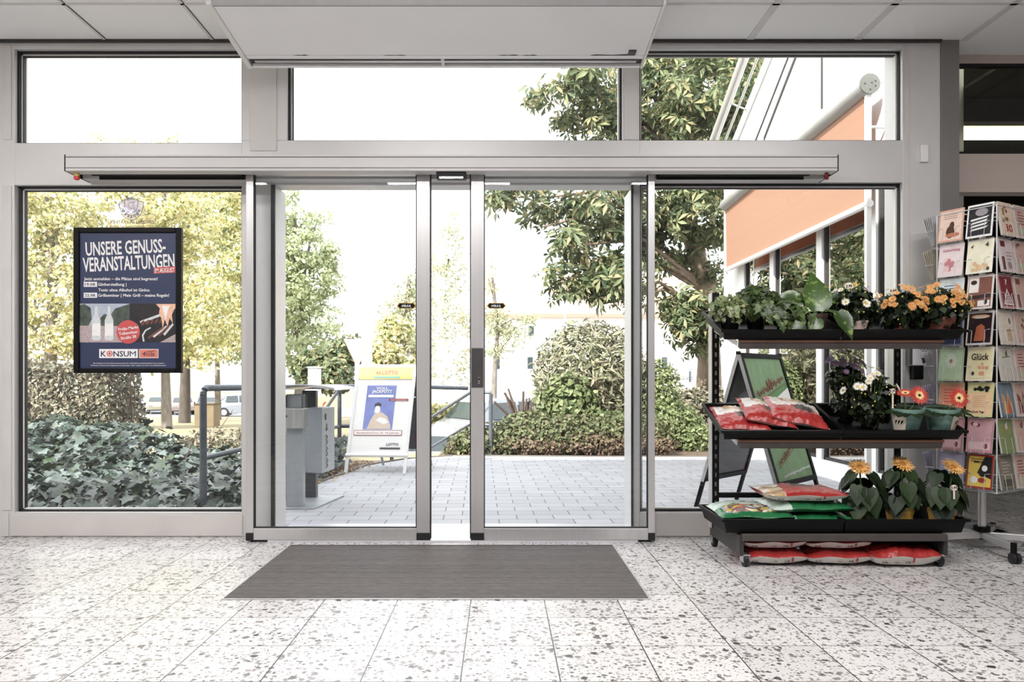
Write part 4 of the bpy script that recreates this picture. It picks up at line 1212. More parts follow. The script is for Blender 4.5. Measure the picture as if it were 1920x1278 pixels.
# lamp pole, yield sign, brown box, posts
t_ = thing('street_lamp', 'tall pale street lamp with curved lamp head behind the board sign', 'street lamp', (-2.27, 12.7, -.6))
g = MB(); g.tube([(-2.27, 12.7, -.6), (-2.27, 12.7, 2.6), (-2.25, 12.7, 4.95)], [.1, .085, .055], 16); g.build('pole', WHITE, t_, smooth=True)
g = MB()
arc = [(-2.56 + .6 * i / 12, 4.93 + .12 * math.sin(PI * i / 12)) for i in range(13)]
g.prism(arc + [(-1.96, 4.93 - .02), (-2.56, 4.93 - .02)], 'y', 12.5, 12.9); g.build('lamp_head', WHITE, t_, bevel=.01)
t_ = thing('yield_sign', 'white yield sign with faded red border beside the lamp pole', 'sign', tuple(P(668, 760, 12.2)))
g = MB(); pq_ = P(668, 634, 12.2); g.tube([(pq_.x, 12.2, ground_z(pq_.x, 12.2) - .03), pq_], .025, 10); g.build('pole', ALU_B, t_, smooth=True)
Yy = 12.16
g = MB(); pq(g, [(644, 635), (696, 635), (670, 690)], Yy, 0, .006); g.build('border', pm('faded_red', (230, 150, 140), .5), t_)
g = MB(); pq(g, [(652, 639.5), (688, 639.5), (670, 678)], Yy - .004, 0, .004); g.build('plate', PAPER, t_)
t_ = thing('white_post_box', 'plain white cabinet post behind the railing left of the board sign', 'cabinet', tuple(P(587, 742, 11)))
g = MB(); g.pbox(577, 597, 690, 745, 11, .18); g.build('cabinet_body', WHITE, t_, bevel=.01)
g = MB(); g.pbox(575.5, 598.5, 687, 690, 10.98, .22); g.build('cabinet_lid', WHITE, t_, bevel=.005)
g = MB(); p0 = P(587, 745, 11.05); g.box(p0.x - .04, p0.x + .04, 11.05, 11.15, -.6, p0.z); g.build('foot', STEELB, t_)
t_ = thing('orange_panel', 'pale orange panel with thin red scribbles behind the railing and bin', 'panel', tuple(P(605, 810, 9.4)))
g = MB(); g.pbox(585, 636, 744, 890, 9.4, .03); g.build('panel_board', pm('pale_orange', (226, 170, 128), .6, 0, .06, 4), t_)
g = MB(); g.tube([P(612 + 9 * math.cos(a * .5), 770 + 18 * math.sin(a * .5), 9.39) for a in range(10)], .006, 5); g.tube([P(600, 806, 9.39), P(615, 796, 9.39), P(633, 800, 9.39)], .005, 5); g.build('red_scribble', PINKR, t_)
t_ = thing('brown_box', 'brown wooden looking cabinet box standing under the trees behind the railing post', 'box', tuple(P(387, 792, 22)))
g = MB(); g.pbox(364, 401, 757, 800, 22, .5); g.build('box_body', pm('brown_board', (112, 98, 76), .8, 0, .15, 3), t_, bevel=.02)
g = MB(); g.pbox(363, 402, 755.5, 758, 21.97, .56); g.build('box_lid', pm('brown_lid', (84, 74, 58), .8), t_)

t_ = thing('street_sign', 'grey back of a yield sign on a pole with black and white street name plate', 'sign', tuple(P(1290, 740, 19)))
g = MB(); pq_ = P(1289.5, 640, 19); g.tube([(pq_.x, 19, ground_z(pq_.x, 19) - .03), pq_], .03, 10); g.build('pole', WHITE, t_, smooth=True)
g = MB(); pq(g, [(1277, 716), (1301, 716), (1289, 736)], 18.94, 0, .01); g.build('sign_plate', STEEL, t_)
g = MB(); g.pbox(1264, 1288.5, 706, 711, 18.94, .02, 0); g.pbox(1265, 1287.5, 707, 710.2, 18.935, .004, 1)
ptext(g, 'Salzachstr.', 1276, 710, 2.6, 20, 18.93, 0, .02); g.build('name_plate', [BLKMT, PAPER], t_)
g = MB(); g.tube([P(1294, 695, 19), P(1294, 717, 19)], .03, 8); g.pbox(1291, 1301, 706, 707.5, 18.97, .02); g.pbox(1291, 1301, 709.5, 711, 18.97, .02); g.pbox(1292, 1299, 692, 693.5, 18.97, .02); g.build('clamp', STEELB, t_)

# white LOTTO board sign: leaning front face, hinged back face
LEMON = pm('pale_lemon', (176, 160, 84), .5); PRED = pm('lotto_red', (156, 44, 52), .5); MINT = pm('mint_print', (96, 140, 120), .5)
LBLUE = pm('poster_blue', (130, 140, 196), .5, 0, .15, 8)
t_ = thing('board_sign', 'white LOTTO A-frame board sign with blue poster standing on the paving', 'board sign', (-1.18, 7.3, 0))
fa = Vector((-1.475, 7.12, 0)); fb = Vector((-.925, 7.12, 0)); ta = Vector((-1.42, 7.42, 1.045)); tb_ = Vector((-.815, 7.36, 1.045))
# front panel frame: X along width, Z up the slope, Y out (towards the viewer is -Y)
ux = (Vector((.6, -.03, 0))).normalized(); low = Vector((-1.50, 7.16, 0)); hi = Vector((-1.42, 7.42, 1.05)); uz = (hi - low).normalized(); uy = uz.cross(ux).normalized()
Mf = Matrix(((ux.x, uy.x, uz.x, low.x), (ux.y, uy.y, uz.y, low.y), (ux.z, uy.z, uz.z, low.z), (0, 0, 0, 1)))
LH = (hi - low).length; LW = .60
g = MB()
for a, b_, c, d in ((0, .03, .16, LH), (LW - .03, LW, .16, LH), (.03, LW - .03, LH - .03, LH), (.03, LW - .03, .16, .19)):
    g.box(a, b_, -.012, .012, c, d, 0, Mf)
g.tube([Mf @ Vector((-.005, -.01, .175)), Mf @ Vector((LW + .005, -.01, .175))], .018, 10)
g.build('front_border', WHITE, t_, bevel=.003)
g = MB().box(.03, LW - .03, -.004, .004, .19, LH - .03, 0, Mf); g.build('poster_sheet', PAPER, t_)
for xx in (.0, LW - .03):
    g = MB().box(xx, xx + .03, -.01, .01, 0, .16, 0, Mf); g.build('leg', WHITE, t_)
def lbox(g_, u0, u1, v0, v1, y, mi): g_.box(u0, u1, -y - .001, -y, v0, v1, mi, Mf)
def ltext(g_, s_, u, v, h, wd, y, mi, bold=.02, align='CENTER'):
    M = Mf @ Matrix.Translation((u, -y, v)) @ Matrix.Rotation(PI / 2, 4, 'X')
    vs, fs = text_geo(s_, M, h, wd, bold, align); g_.add(vs, fs, mi)
g = MB()
lbox(g, .03, LW - .03, LH - .15, LH - .03, .005, 1)
lbox(g, .03, LW - .03, LH - .158, LH - .153, .008, 4)
ltext(g, 'LOTTO', .34, LH - .10, .038, .16, .008, 0, .03)
g.tube([Mf @ Vector((.2 + i * .012, -.009, LH - .1 + (i % 2) * .03)) for i in range(5)], .003, 5, 0)
lbox(g, .18, .44, LH - .14, LH - .118, .008, 2)
lbox(g, .13, .42, .43, .87, .005, 3)
ltext(g, 'VOLL', .28, .83, .025, .12, .008, 5, .03); ltext(g, 'JACKPOTT', .28, .795, .03, .2, .008, 5, .03)
lbox(g, .15, .40, .75, .775, .008, 5)
lbox(g, .36, .55, .715, .735, .009, 0); ltext(g, 'Jetzt mitspielen', .455, .719, .01, .16, .011, 5, .01)
lbox(g, .05, .52, .37, .42, .009, 0); lbox(g, .055, .515, .375, .415, .0105, 5); ltext(g, 'Spielteilnahme ab 18 Jahren', .285, .388, .014, .42, .012, 0, .01)
ltext(g, 'LOTTO', .44, .27, .026, .12, .008, 4, .02); lbox(g, .32, .52, .235, .252, .008, 4)
# printed figure: dark hair, pale face, beige coat
def lpoly(pts, y, mi): g.add([Mf @ Vector((u, -y, v)) for u, v in pts], [tuple(range(len(pts)))], mi)
lpoly([(.17, .435), (.2, .53), (.24, .60), (.30, .60), (.36, .56), (.40, .47), (.40, .435)], .0064, 6)
lpoly([(.225, .60), (.235, .66), (.275, .665), (.285, .61), (.26, .59)], .0068, 5)
lpoly([(.22, .65), (.225, .685), (.26, .70), (.29, .68), (.285, .655), (.25, .668)], .0072, 4)
lpoly([(.25, .52), (.33, .48), (.38, .5), (.34, .54), (.28, .55)], .0072, 5)
g.build('print', [PRED, LEMON, MINT, LBLUE, GREYP, PAPER, pm('print_beige', (214, 196, 178), .5)], t_)
# back half
bl = Vector((-1.28, 7.86, 0)); bu = (hi + ux * .02)
for off in (.05, .56):
    s_ = hi + ux * off; e_ = Vector((bl.x + ux.x * off, bl.y + ux.y * off, 0))
    g = MB(); g.tube([s_ - Vector((0, 0, .02)), e_], .014, 8); g.build('leg', STEEL, t_)
g = MB()
a0 = hi + ux * .03; a1 = hi + ux * .585; b0 = a0.lerp(Vector((bl.x + .03, bl.y, 0)), .83); b1 = a1.lerp(Vector((bl.x + .585, bl.y - .03, 0)), .83)
nb = Vector((0, .008, 0))
g.add([a0, a1, b1, b0, a0 + nb, a1 + nb, b1 + nb, b0 + nb], [(0, 1, 2, 3), (7, 6, 5, 4), (0, 4, 5, 1), (1, 5, 6, 2), (2, 6, 7, 3), (3, 7, 4, 0)])
g.build('back_panel', GREYP, t_)
g = MB().tube([Mf @ Vector((LW - .01, .0, .75)), a1.lerp(b1, .36)], .006, 8); g.build('stay_bar', WHITE, t_)

# black A-board with green posters near the annex
t_ = thing('board_sign', 'black A-frame board sign with green poster standing close to the annex', 'board sign', (1.8, 5.2, 0))
LN, RN, LF, RF = Vector((1.35, 5.16, 0)), Vector((1.83, 4.75, 0)), Vector((1.80, 5.62, 0)), Vector((2.27, 5.20, 0))
AN, AF = (LN + RN) / 2 + Vector((0, 0, 1.08)), (LF + RF) / 2 + Vector((0, 0, 1.08))
def aface(name, n0, f0, label_mats, poster):
    ux_ = (AF - AN).normalized(); W_ = (AF - AN).length; uz_ = (AN - n0).normalized(); uy_ = uz_.cross(ux_).normalized(); L_ = (AN - n0).length
    M = Matrix(((ux_.x, uy_.x, uz_.x, n0.x), (ux_.y, uy_.y, uz_.y, n0.y), (ux_.z, uy_.z, uz_.z, n0.z), (0, 0, 0, 1)))
    g_ = MB(); fw = .035
    for a, b_, c, d in ((0, fw, .21, L_), (W_ - fw, W_, .21, L_), (fw, W_ - fw, L_ - fw, L_), (fw, W_ - fw, .21, .21 + fw)): g_.box(a, b_, -.014, .014, c, d, 0, M)
    g_.build(name + '_border', BLKPL, t_, bevel=.003)
    for xx in (0, W_ - .03):
        g_ = MB().box(xx, xx + .03, -.01, .01, 0, .21, 0, M); g_.build('leg', BLKPL, t_)
    g_ = MB().box(-.003, 0.0, -.012, .012, .21, L_, 0, M); g_.build('edge_trim', CHROME, t_)
    return M, W_, L_
M1, W1, L1_ = aface('green_side', RN, RF, None, True)
sgn = -1 if (M1.to_3x3() @ Vector((0, 1, 0))).dot(Vector((0, 0, 1))) < 0 else 1
GRN = pm('poster_green', (128, 158, 118), .45, 0, .14, 5, stretch=(3, 3, .4)); GRN2 = pm('poster_green_band', (96, 142, 88), .45)
g = MB().box(.035, W1 - .035, -.004, .004, .24, L1_ - .035, 0, M1); g.build('green_poster', GRN, t_)
def abox(g_, pts, y, mi): g_.add([M1 @ Vector((u, sgn * (.005 + y), v)) for u, v in pts], [tuple(range(len(pts)))], mi)
def atext(g_, s_, u, v, h, wd, y, mi, rot=0., bold=.02):
    M = M1 @ Matrix.Translation((u, sgn * (.005 + y), v)) @ (Matrix.Rotation(PI / 2, 4, 'X') if sgn < 0 else Matrix.Rotation(PI / 2, 4, 'X') @ Matrix.Rotation(PI, 4, 'Y')) @ Matrix.Rotation(rot, 4, 'Z')
    vs, fs = text_geo(s_, M, h, wd, bold); g_.add(vs, fs, mi)
g = MB(); u1 = W1 - .036
abox(g, [(.036, .70), (u1, .88), (u1, .93), (.036, .76)], .001, 1)
abox(g, [(.036, .52), (.24, .5), (u1, .62), (u1, .88), (.036, .70)], .0012, 2)
abox(g, [(.11, .64), (.20, .64), (.21, .73), (.16, .75)], .002, 3)

def ascribble(u0, v0, u1_, v1, amp, n, r_, mi, seed):
    rr = random.Random(seed); pts = []
    for i in range(n + 1):
        f = i / n; pts.append(M1 @ Vector((u0 + (u1_ - u0) * f, sgn * .010, v0 + (v1 - v0) * f + (amp if i % 2 else -amp) * rr.uniform(.3, 1))))
    g.tube(pts, r_, 5, mi)
ascribble(.08, .83, .56, .95, .026, 26, .0032, 3, 1); ascribble(.10, .79, .58, .91, .0, 2, .002, 3, 2); ascribble(.25, .88, .36, .92, .06, 5, .0035, 3, 3)
ascribble(.12, .36, .58, .55, .022, 26, .0035, 3, 4); ascribble(.10, .33, .60, .52, .0, 2, .002, 3, 5); ascribble(.14, .27, .58, .31, .012, 34, .0025, 2, 6)
g.build('print', [GRN, GRN2, POST_W, pm('poster_maroon', (150, 92, 84), .5)], t_)
M2, W2, L2_ = aface('dark_side', LN, LF, None, False)
g = MB().box(.035, W2 - .035, -.004, .004, .24, L2_ - .035, 0, M2); g.build('dark_poster', pm('smoky_panel', (92, 90, 96), .15, 0, .1, 4), t_)
g = MB().box(.035, W2 - .035, -.0055, -.0045, .62, .76, 0, M2).box(.035, W2 - .035, .0045, .0055, .62, .76, 0, M2); g.build('maroon_band', pm('maroon_print', (74, 52, 56), .3), t_)
g = MB(); 
for s0 in (AN, AF): g.tube([s0 + Vector((0, 0, -.01)), s0 + Vector((0, 0, .012))], .016, 10)
g.build('hinge', BLKPL, t_)

# awning on the annex
t_ = thing('awning', 'orange vertical awning with white roller cassette on the annex wall', 'awning', (2.86, 7.5, 2.3))
ya, yb_ = 5.73, 9.38
g = MB(); g.tube([(2.85, ya, 3.18), (2.85, yb_, 3.10)], .076, 24); g.build('roller_cassette', pm('cassette_white', (150, 149, 148), .35, .1, .06, 5), t_, smooth=True)
g = MB(); g.tube([(2.85, ya - .012, 3.18), (2.85, ya, 3.18)], .079, 24)
g.build('cassette_end', pm('end_grey', (104, 106, 103), .5, .2, .05, 10), t_, smooth=True)
g = MB()
for a, b_ in ((-.042, .0), (.012, .006), (.04, .02), (.04, -.018), (0, -.045)): g.tube([(2.85 + a, ya - .016, 3.18 + b_), (2.85 + a, ya - .012, 3.18 + b_)], .006, 8)
g.build('screw', STEEL_D, t_)
cl, tcl, bcl = new_mat('orange_cloth')
tcl_c = lin((172, 134, 112))
bcl.inputs['Base Color'].default_value = tcl_c + (1,); bcl.inputs['Roughness'].default_value = .8
n1 = tcl.nodes.new('ShaderNodeTexWave'); n1.inputs['Scale'].default_value = 90; n1.bands_direction = 'Y'
tcl.links.new(mixc(tcl, node_math(tcl, 'MULTIPLY', n1.outputs[0], .25), tcl_c, lin((184, 150, 130))), bcl.inputs['Base Color'])
trn = tcl.nodes.new('ShaderNodeBsdfTranslucent'); trn.inputs[0].default_value = lin((200, 150, 122)) + (1,)
mxn = tcl.nodes.new('ShaderNodeMixShader'); mxn.inputs[0].default_value = .3
tcl.links.new(bcl.outputs[0], mxn.inputs[1]); tcl.links.new(trn.outputs[0], mxn.inputs[2]); tcl.links.new(mxn.outputs[0], tcl.nodes['Material Output'].inputs[0])
g = MB().add([(2.845, ya + .02, 3.12), (2.845, yb_ - .01, 3.04), (2.855, yb_ - .01, 2.29), (2.855, ya + .02, 2.27), (2.849, ya + .02, 3.12), (2.849, yb_ - .01, 3.04), (2.859, yb_ - .01, 2.29), (2.859, ya + .02, 2.27)],
             [(0, 1, 2, 3), (7, 6, 5, 4), (0, 4, 5, 1), (1, 5, 6, 2), (2, 6, 7, 3), (3, 7, 4, 0)]); g.build('cloth', cl, t_)
g = MB(); g.tube([(2.855, ya, 2.262), (2.855, yb_, 2.28)], .028, 14); g.build('bottom_bar', WHITE, t_, smooth=True)
for yy in (ya + .035, yb_ + .01):
    g = MB().box(2.835, 2.875, yy - .02, yy + .02, 0.0, 3.12); g.build('guide_rail', WHITE, t_, bevel=.004)
g = MB()
for zz in (2.86, 1.2): g.tube([(2.87, ya + .035, zz), (3.0, ya + .035, zz)], .012, 8)
g.tube([(2.92, ya, 3.19), (3.0, ya, 3.19)], .005, 6); g.build('wall_bracket', STEEL, t_)
# things behind the annex glass
t_ = thing('leaflet_rack', 'leaflet display with yellow and grey papers behind the annex window', 'rack', (3.4, 6.6, 0))
g = MB().box(3.3, 3.33, 6.1, 7.0, .3, 1.35); g.build('panel', GREYP, t_)
for i in range(6):
    g = MB(); yy = 6.12 + (i % 3) * .29; zz = .55 + (i // 3) * .4; g.add([(3.28, yy, zz), (3.28, yy + .24, zz), (3.24, yy + .24, zz + .33), (3.24, yy, zz + .33), (3.285, yy, zz), (3.285, yy + .24, zz), (3.245, yy + .24, zz + .33), (3.245, yy, zz + .33)], [(0, 1, 2, 3), (7, 6, 5, 4), (0, 4, 5, 1), (1, 5, 6, 2), (2, 6, 7, 3), (3, 7, 4, 0)])
    g.build('leaflet', [PAPER, pm('leaflet_yellow', (214, 190, 90), .5, 0, .2, 20), pm('leaflet_blue', (130, 160, 190), .5, 0, .2, 20)][i % 3], t_)
t_ = thing('window_poster', 'yellow and orange poster hanging inside the annex window above the leaflets', 'poster', (3.07, 7.5, 1.2))
g = MB().box(3.062, 3.066, 7.3, 7.75, 1.02, 1.32); g.build('sheet', pm('poster_yellow', (222, 196, 120), .5, 0, .25, 9), t_)

# cars
def car(name, label, x, y, z, rot, paint, sc=1.0, group=None):
    t = thing(name, label, 'car', (x, y, z), rot, group=group)
    prof = [(-2.05, .32), (-2.08, .62), (-1.95, .86), (-1.75, .95), (-1.35, 1.4), (-1.0, 1.48), (.2, 1.46), (.55, 1.36), (1.15, .98), (1.85, .84), (2.05, .62), (2.06, .35), (1.7, .25), (1.62, .42), (1.45, .55), (1.2, .55), (1.05, .42), (.98, .25), (-.95, .25), (-1.02, .42), (-1.2, .55), (-1.42, .55), (-1.58, .42), (-1.66, .25)]
    k = MB()
    n = len(prof)
    def wdt(zz): return .84 if zz < .95 else .84 - (zz - .95) * .36
    vs = [(a * sc, -wdt(b) * sc, b * sc) for a, b in prof] + [(a * sc, wdt(b) * sc, b * sc) for a, b in prof]
    fs = [tuple(range(n)), tuple(range(2 * n - 1, n - 1, -1))] + [(i, i + n, (i + 1) % n + n, (i + 1) % n) for i in range(n)]
    k.add(vs, fs); k.build('body', paint, t, local=True, bevel=.03)
    DG = CARGL
    for s in (-1, 1):
        k = MB(); o_ = .008
        def sp(a, b): return (a * sc, s * (wdt(b) + o_) * sc, b * sc)
        k.add([sp(-1.2, .98), sp(-1.12, 1.36), sp(-.45, 1.40), sp(-.42, .98)], [(0, 1, 2, 3)]).add([sp(-.34, .98), sp(-.36, 1.40), sp(.3, 1.38), sp(.85, .98)], [(0, 1, 2, 3)])
        k.build('side_window', DG, t, local=True)
    k = MB(); k.add([(.62 * sc, -.62 * sc, 1.345 * sc), (.62 * sc, .62 * sc, 1.345 * sc), (1.14 * sc, .74 * sc, 1.01 * sc), (1.14 * sc, -.74 * sc, 1.01 * sc)], [(0, 1, 2, 3)]); k.build('windscreen', DG, t, local=True)
    k = MB(); k.add([(-1.4 * sc, -.62 * sc, 1.38 * sc), (-1.4 * sc, .62 * sc, 1.38 * sc), (-1.74 * sc, .74 * sc, 1.0 * sc), (-1.74 * sc, -.74 * sc, 1.0 * sc)], [(0, 1, 2, 3)]); k.build('rear_window', DG, t, local=True)
    for a in (-1.3, 1.33):
        for s in (-1, 1):
            k = MB(); k.tube([(a * sc, s * .66 * sc, .31 * sc), (a * sc, s * .85 * sc, .31 * sc)], .31 * sc, 18); k.tube([(a * sc, s * .85 * sc, .31 * sc), (a * sc, s * .86 * sc, .31 * sc)], .2 * sc, 14, 1)
            k.build('wheel', [BLACK, CHROME], t, local=True)
    for s in (-.6, .6):
        k = MB().box(2.0 * sc, 2.07 * sc, (s - .14) * sc, (s + .14) * sc, .62 * sc, .76 * sc); k.build('headlamp', CHROME, t, local=True)
    return t
CARGL = pm('car_glass', (60, 68, 72), .08, 0, .1, 3)
def cp(name, col): return pm(name, col, .25, .25, .02, 2, coat=.6)
SILV, CPW, BEI, CRED = cp('silver_paint', (134, 137, 143)), cp('car_white', (176, 177, 180)), cp('beige_paint', (142, 138, 122)), cp('rose_paint', (138, 122, 118))
grp = 'parked cars beyond the lawn'
for lab, px, py, rot, pt, sc in (('silver car parked first from the hedge, beyond the lawn', 252, 777, -1.15, SILV, 1.0), ('beige car parked half behind the pale tree trunk', 297, 780, -1.15, BEI, 1.0),
                          ('pinkish car parked between the two lawn tree trunks', 342, 782, -1.15, CRED, 1.0), ('white car parked behind the brown box', 388, 780, -1.15, CPW, 1.05), ('silver estate car parked at the right, seen under the handrail', 462, 775, .2, SILV, 1.15)):
    Yq = 64 - (px - 264) * .035; p = P(px, py, Yq)
    car('parked_car', lab, p.x, p.y, ground_z(p.x, Yq) , rot, pt, sc, grp)
car('parked_car', 'white car just beyond the stair railing, seen between the door leaves', -1.0, 14.2, -1.52, .12, CPW)
car('parked_car', 'silver car with dark windows left of the round bush', .45, 19.3, -1.05, .5, SILV)

# white house with pale tiled roof across the street
t_ = thing('white_house', 'large white house with pale salmon roof far behind the round bush', 'house', tuple(P(1080, 740, 46)))
Yh = 46; hx0, hx1 = XZ(912, 0, Yh)[0], XZ(1330, 0, Yh)[0]; ez = XZ(0, 586, Yh)[1]
g = MB().box(hx0, hx1, Yh, Yh + 9, -2.4, ez); g.build('wall', pm('house_white', (236, 232, 224), .8, 0, .02, 1), t_)
g = MB(); rz_ = ez + 3.0
g.prism([(Yh - .5, ez - .1), (Yh + 4.5, rz_), (Yh + 9.5, ez - .1), (Yh + 9.3, ez - .3), (Yh + 4.5, rz_ - .25), (Yh - .3, ez - .3)], 'x', hx0 - .3, hx1 + .3); g.build('roof', pm('pale_roof_tiles', (226, 190, 168), .8, 0, .12, 30, stretch=(1, 4, 4)), t_)
def hwin(a, b_, c, d):
    g_ = MB(); g_.pbox(a, b_, c, d, Yh - .06, .1); wn_ = g_.build('house_window', WHITE, t_)
    g_ = MB(); g_.pbox(a + 1, b_ - 1, c + 1, d - 1, Yh - .08, .03); g_.build('window_pane', CARGL, wn_)
for q_ in ((926, 938, 667, 692), (988, 1000, 668, 692), (1046, 1058, 668, 692), (926, 938, 610, 630), (990, 1002, 610, 630), (1240, 1252, 668, 692)): hwin(*q_)
g = MB()
for a in (968, 1034): 
    p = P(a, 563, Yh + 1.6); g.box(p.x - .35, p.x + .35, Yh + 1.0, Yh + 1.7, p.z - .3, p.z + .35)
g.build('roof_window', STEEL, t_)
t_ = thing('white_house', 'white house front with round sign across the street, seen left of the pruned shrub', 'house', tuple(P(900, 745, 38)))
g = MB(); g.pbox(868, 960, 655, 790, 38, 6); g.build('wall', WHITE, t_)
g = MB(); g.pbox(927, 937, 668, 691, 37.95, .1); g.build('house_window', CARGL, t_)
g = MB(); g.pbox(862, 966, 651, 656, 37.8, 6.4); g.build('roof', pm('flat_roof', (214, 206, 200), .8), t_)
# traffic ring sign
t_ = thing('round_sign', 'small round pale traffic sign left of the cut brown stems', 'sign', tuple(P(949, 760, 26)))
g = MB(); g.tube([P(949, 790, 26), P(949, 716, 26)], .03, 8); g.build('pole', STEEL, t_)
g = MB(); g.disc(tuple(XZ(949, 716, 25.95)), 7.6 * 26 / F, 25.95, 24, th=.02); g.build('rim', pm('rim_rose', (206, 180, 170), .5), t_)
g = MB(); g.disc(tuple(XZ(949, 716, 25.92)), 6.0 * 26 / F, 25.93, 24, th=.02); g.build('face', PAPER, t_)
# curved street lantern arm far behind
t_ = thing('street_lamp', 'thin curved street lamp arm in front of the far white house', 'street lamp', tuple(P(1059, 760, 30)))
g = MB(); g.tube([P(1059, 760, 30), P(1059, 552, 30), P(1052, 543, 30), P(1038, 537, 30)], .045, 8); g.build('pole', STEEL, t_)
g = MB(); g.tube([P(1038, 537, 30), P(1030, 535, 30)], [.1, .05], 8); g.build('lamp_head', STEEL, t_)

# ------------------------------------------------------------------ plant rack
RX0, RX1 = 1.163, 2.146
t_ = thing('plant_rack', 'black metal shelf rack on castors holding three levels of plant trays', 'rack', (1.655, 3.8, 0))
RAILM = pm('rail_grey', (78, 73, 71), .45, .2, .08, 20, spec=.35)
for x in (RX0 - .015, RX1 - .015):
    g = MB(); yb = 4.05
    g.box(x, x + .0075, yb - .03, yb + .03, .10, 1.372)                 # side web
    zz = .10
    g.box(x + .0075, x + .016, yb - .03, yb - .026, .10, 1.372); g.box(x + .026, x + .036, yb - .03, yb - .026, .10, 1.372)
    while zz < 1.36:
        g.box(x + .016, x + .026, yb - .03, yb - .026, zz, zz + .026); zz += .05
    g.box(x + .034, x + .038, yb - .03, yb + .03, .10, 1.372)
    g.build('slotted_post', BLKMT, t_)
    g = MB().box(x - .003, x + .0005, yb - .032, yb + .03, .10, 1.372); g.build('post_edge', ALU_B, t_)
g = MB().box(RX0 + .02, RX1 - .015, 4.035, 4.065, .262, .288); g.build('back_rail', BLKMT, t_, bevel=.002)
for x in (RX0 - .01, RX1 - .012):
    g = MB().box(x, x + .022, 3.575, 4.08, .055, .155); g.build('side_plate', DKGREY, t_, bevel=.003)
g = MB().box(RX0, RX1, 3.56, 3.585, .128, .163); g.build('base_rail', RAILM, t_, bevel=.004)
g = MB().box(RX0, RX1, 3.585, 4.06, .148, .16); g.build('base_shelf', BLKMT, t_)
SHELF = []
tilt = math.radians(19)
for (z0, nm) in ((1.092, 'upper'), (.607, 'middle')):
    Mt = Matrix.Translation((0, 3.60, z0)) @ Matrix.Rotation(tilt, 4, 'X'); SHELF.append(Mt)
    g = MB().box(RX0 + .005, RX1 + .01, .008, .042, -.046, -.014, 0, Mt); g.build('front_rail', RAILM, t_, bevel=.004)
    g = MB().box(RX0, RX1 + .012, .006, .03, -.0125, -.002, 0, Mt); g.build('brown_strip', pm('brown_edge_' + nm, (96, 66, 50), .5), t_)
    for x in (RX0 - .004, RX1 + .001):
        g = MB().prism([(.03, -.036), (.46, -.075), (.46, -.012), (.03, -.012)], 'x', x, x + .004, 0, Mt); g.build('shelf_bracket', ALU_D, t_)
    g = MB().box(RX0 + .01, RX1, .34, .36, -.04, -.012, 0, Mt); g.build('cross_rail', BLKMT, t_)
for (x, y) in ((RX0 + .025, 3.60), (RX1 - .02, 3.60), (RX0, 4.03), (RX1 - .02, 4.03)):
    g = MB().box(x - .016, x - .012, y - .02, y + .03, .022, .062).box(x + .012, x + .016, y - .02, y + .03, .022, .062).box(x - .018, x + .018, y - .025, y + .03, .055, .062)
    cs = g.build('caster', CHROME, t_)
    g = MB().tube([(x - .011, y, .031), (x + .011, y, .031)], .0305, 18); g.tube([(x - .013, y, .031), (x + .013, y, .031)], .012, 12, 1); g.build('caster_wheel', [BLACK, CHROME], cs)


def tray(x0, x1, M, label, dpt=.36, h=.056, rail=False, eL=None, eR=None):
    o_ = thing('plant_tray', label, 'tray', tuple(M @ Vector(((x0 + x1) / 2, dpt / 2, 0))))
    t = .004; e = .018; eL = .018 if x0 < 1.5 else .002; eR = .018 if x0 > 1.5 else .002
    bot = [(x0 + eL, e), (x1 - eR, e), (x1 - eR, dpt - e), (x0 + eL, dpt - e)]
    top = [(x0, 0), (x1, 0), (x1, dpt), (x0, dpt)]
    g = MB()
    vs = [(a, b, 0) for a, b in bot] + [(a, b, h) for a, b in top] + [(a, b, t) for a, b in [(x0 + eL + t, e + t), (x1 - eR - t, e + t), (x1 - eR - t, dpt - e - t), (x0 + eL + t, dpt - e - t)]] + \
         [(a, b, h) for a, b in [(x0 + t, t), (x1 - t, t), (x1 - t, dpt - t), (x0 + t, dpt - t)]]
    fs = [(3, 2, 1, 0), (8, 9, 10, 11)]
    for i in range(4):
        j = (i + 1) % 4
        fs += [(i, j, 4 + j, 4 + i), (8 + j, 8 + i, 12 + i, 12 + j), (4 + i, 4 + j, 12 + j, 12 + i)]
    g.add(vs, fs, 0, M)
    g.box(x0 - (.010 if eL > .01 else 0), x1 + (.010 if eR > .01 else 0), -.010, 0, h - .012, h, 0, M)
    (g.box(x0 - .010, x0, 0, dpt, h - .012, h, 0, M) if eL > .01 else g.box(x1, x1 + .002, 0, dpt, h - .012, h, 0, M)); g.box(x0, x1, dpt, dpt + .01, h - .012, h, 0, M)
    g.build('tray_body', BLKPL, o_)
    return o_
MB0 = Matrix.Translation((0, 3.57, .165))
TR = [(1.075, 1.656), (1.661, 2.245)]
tray(*TR[0], SHELF[0], 'black plastic tray on the top shelf holding the ivy')
tray(*TR[1], SHELF[0], 'black plastic tray on the top shelf holding the orange flowers')
tray(*TR[0], SHELF[1], 'black plastic tray on the middle shelf holding three red bags')
tray(*TR[1], SHELF[1], 'black plastic tray on the middle shelf holding the gerberas')
tray(*TR[0], MB0, 'black plastic tray on the bottom shelf holding the soil bags', .42, .068)
tray(*TR[1], MB0, 'black plastic tray on the bottom shelf holding the sunflowers', .42, .068)

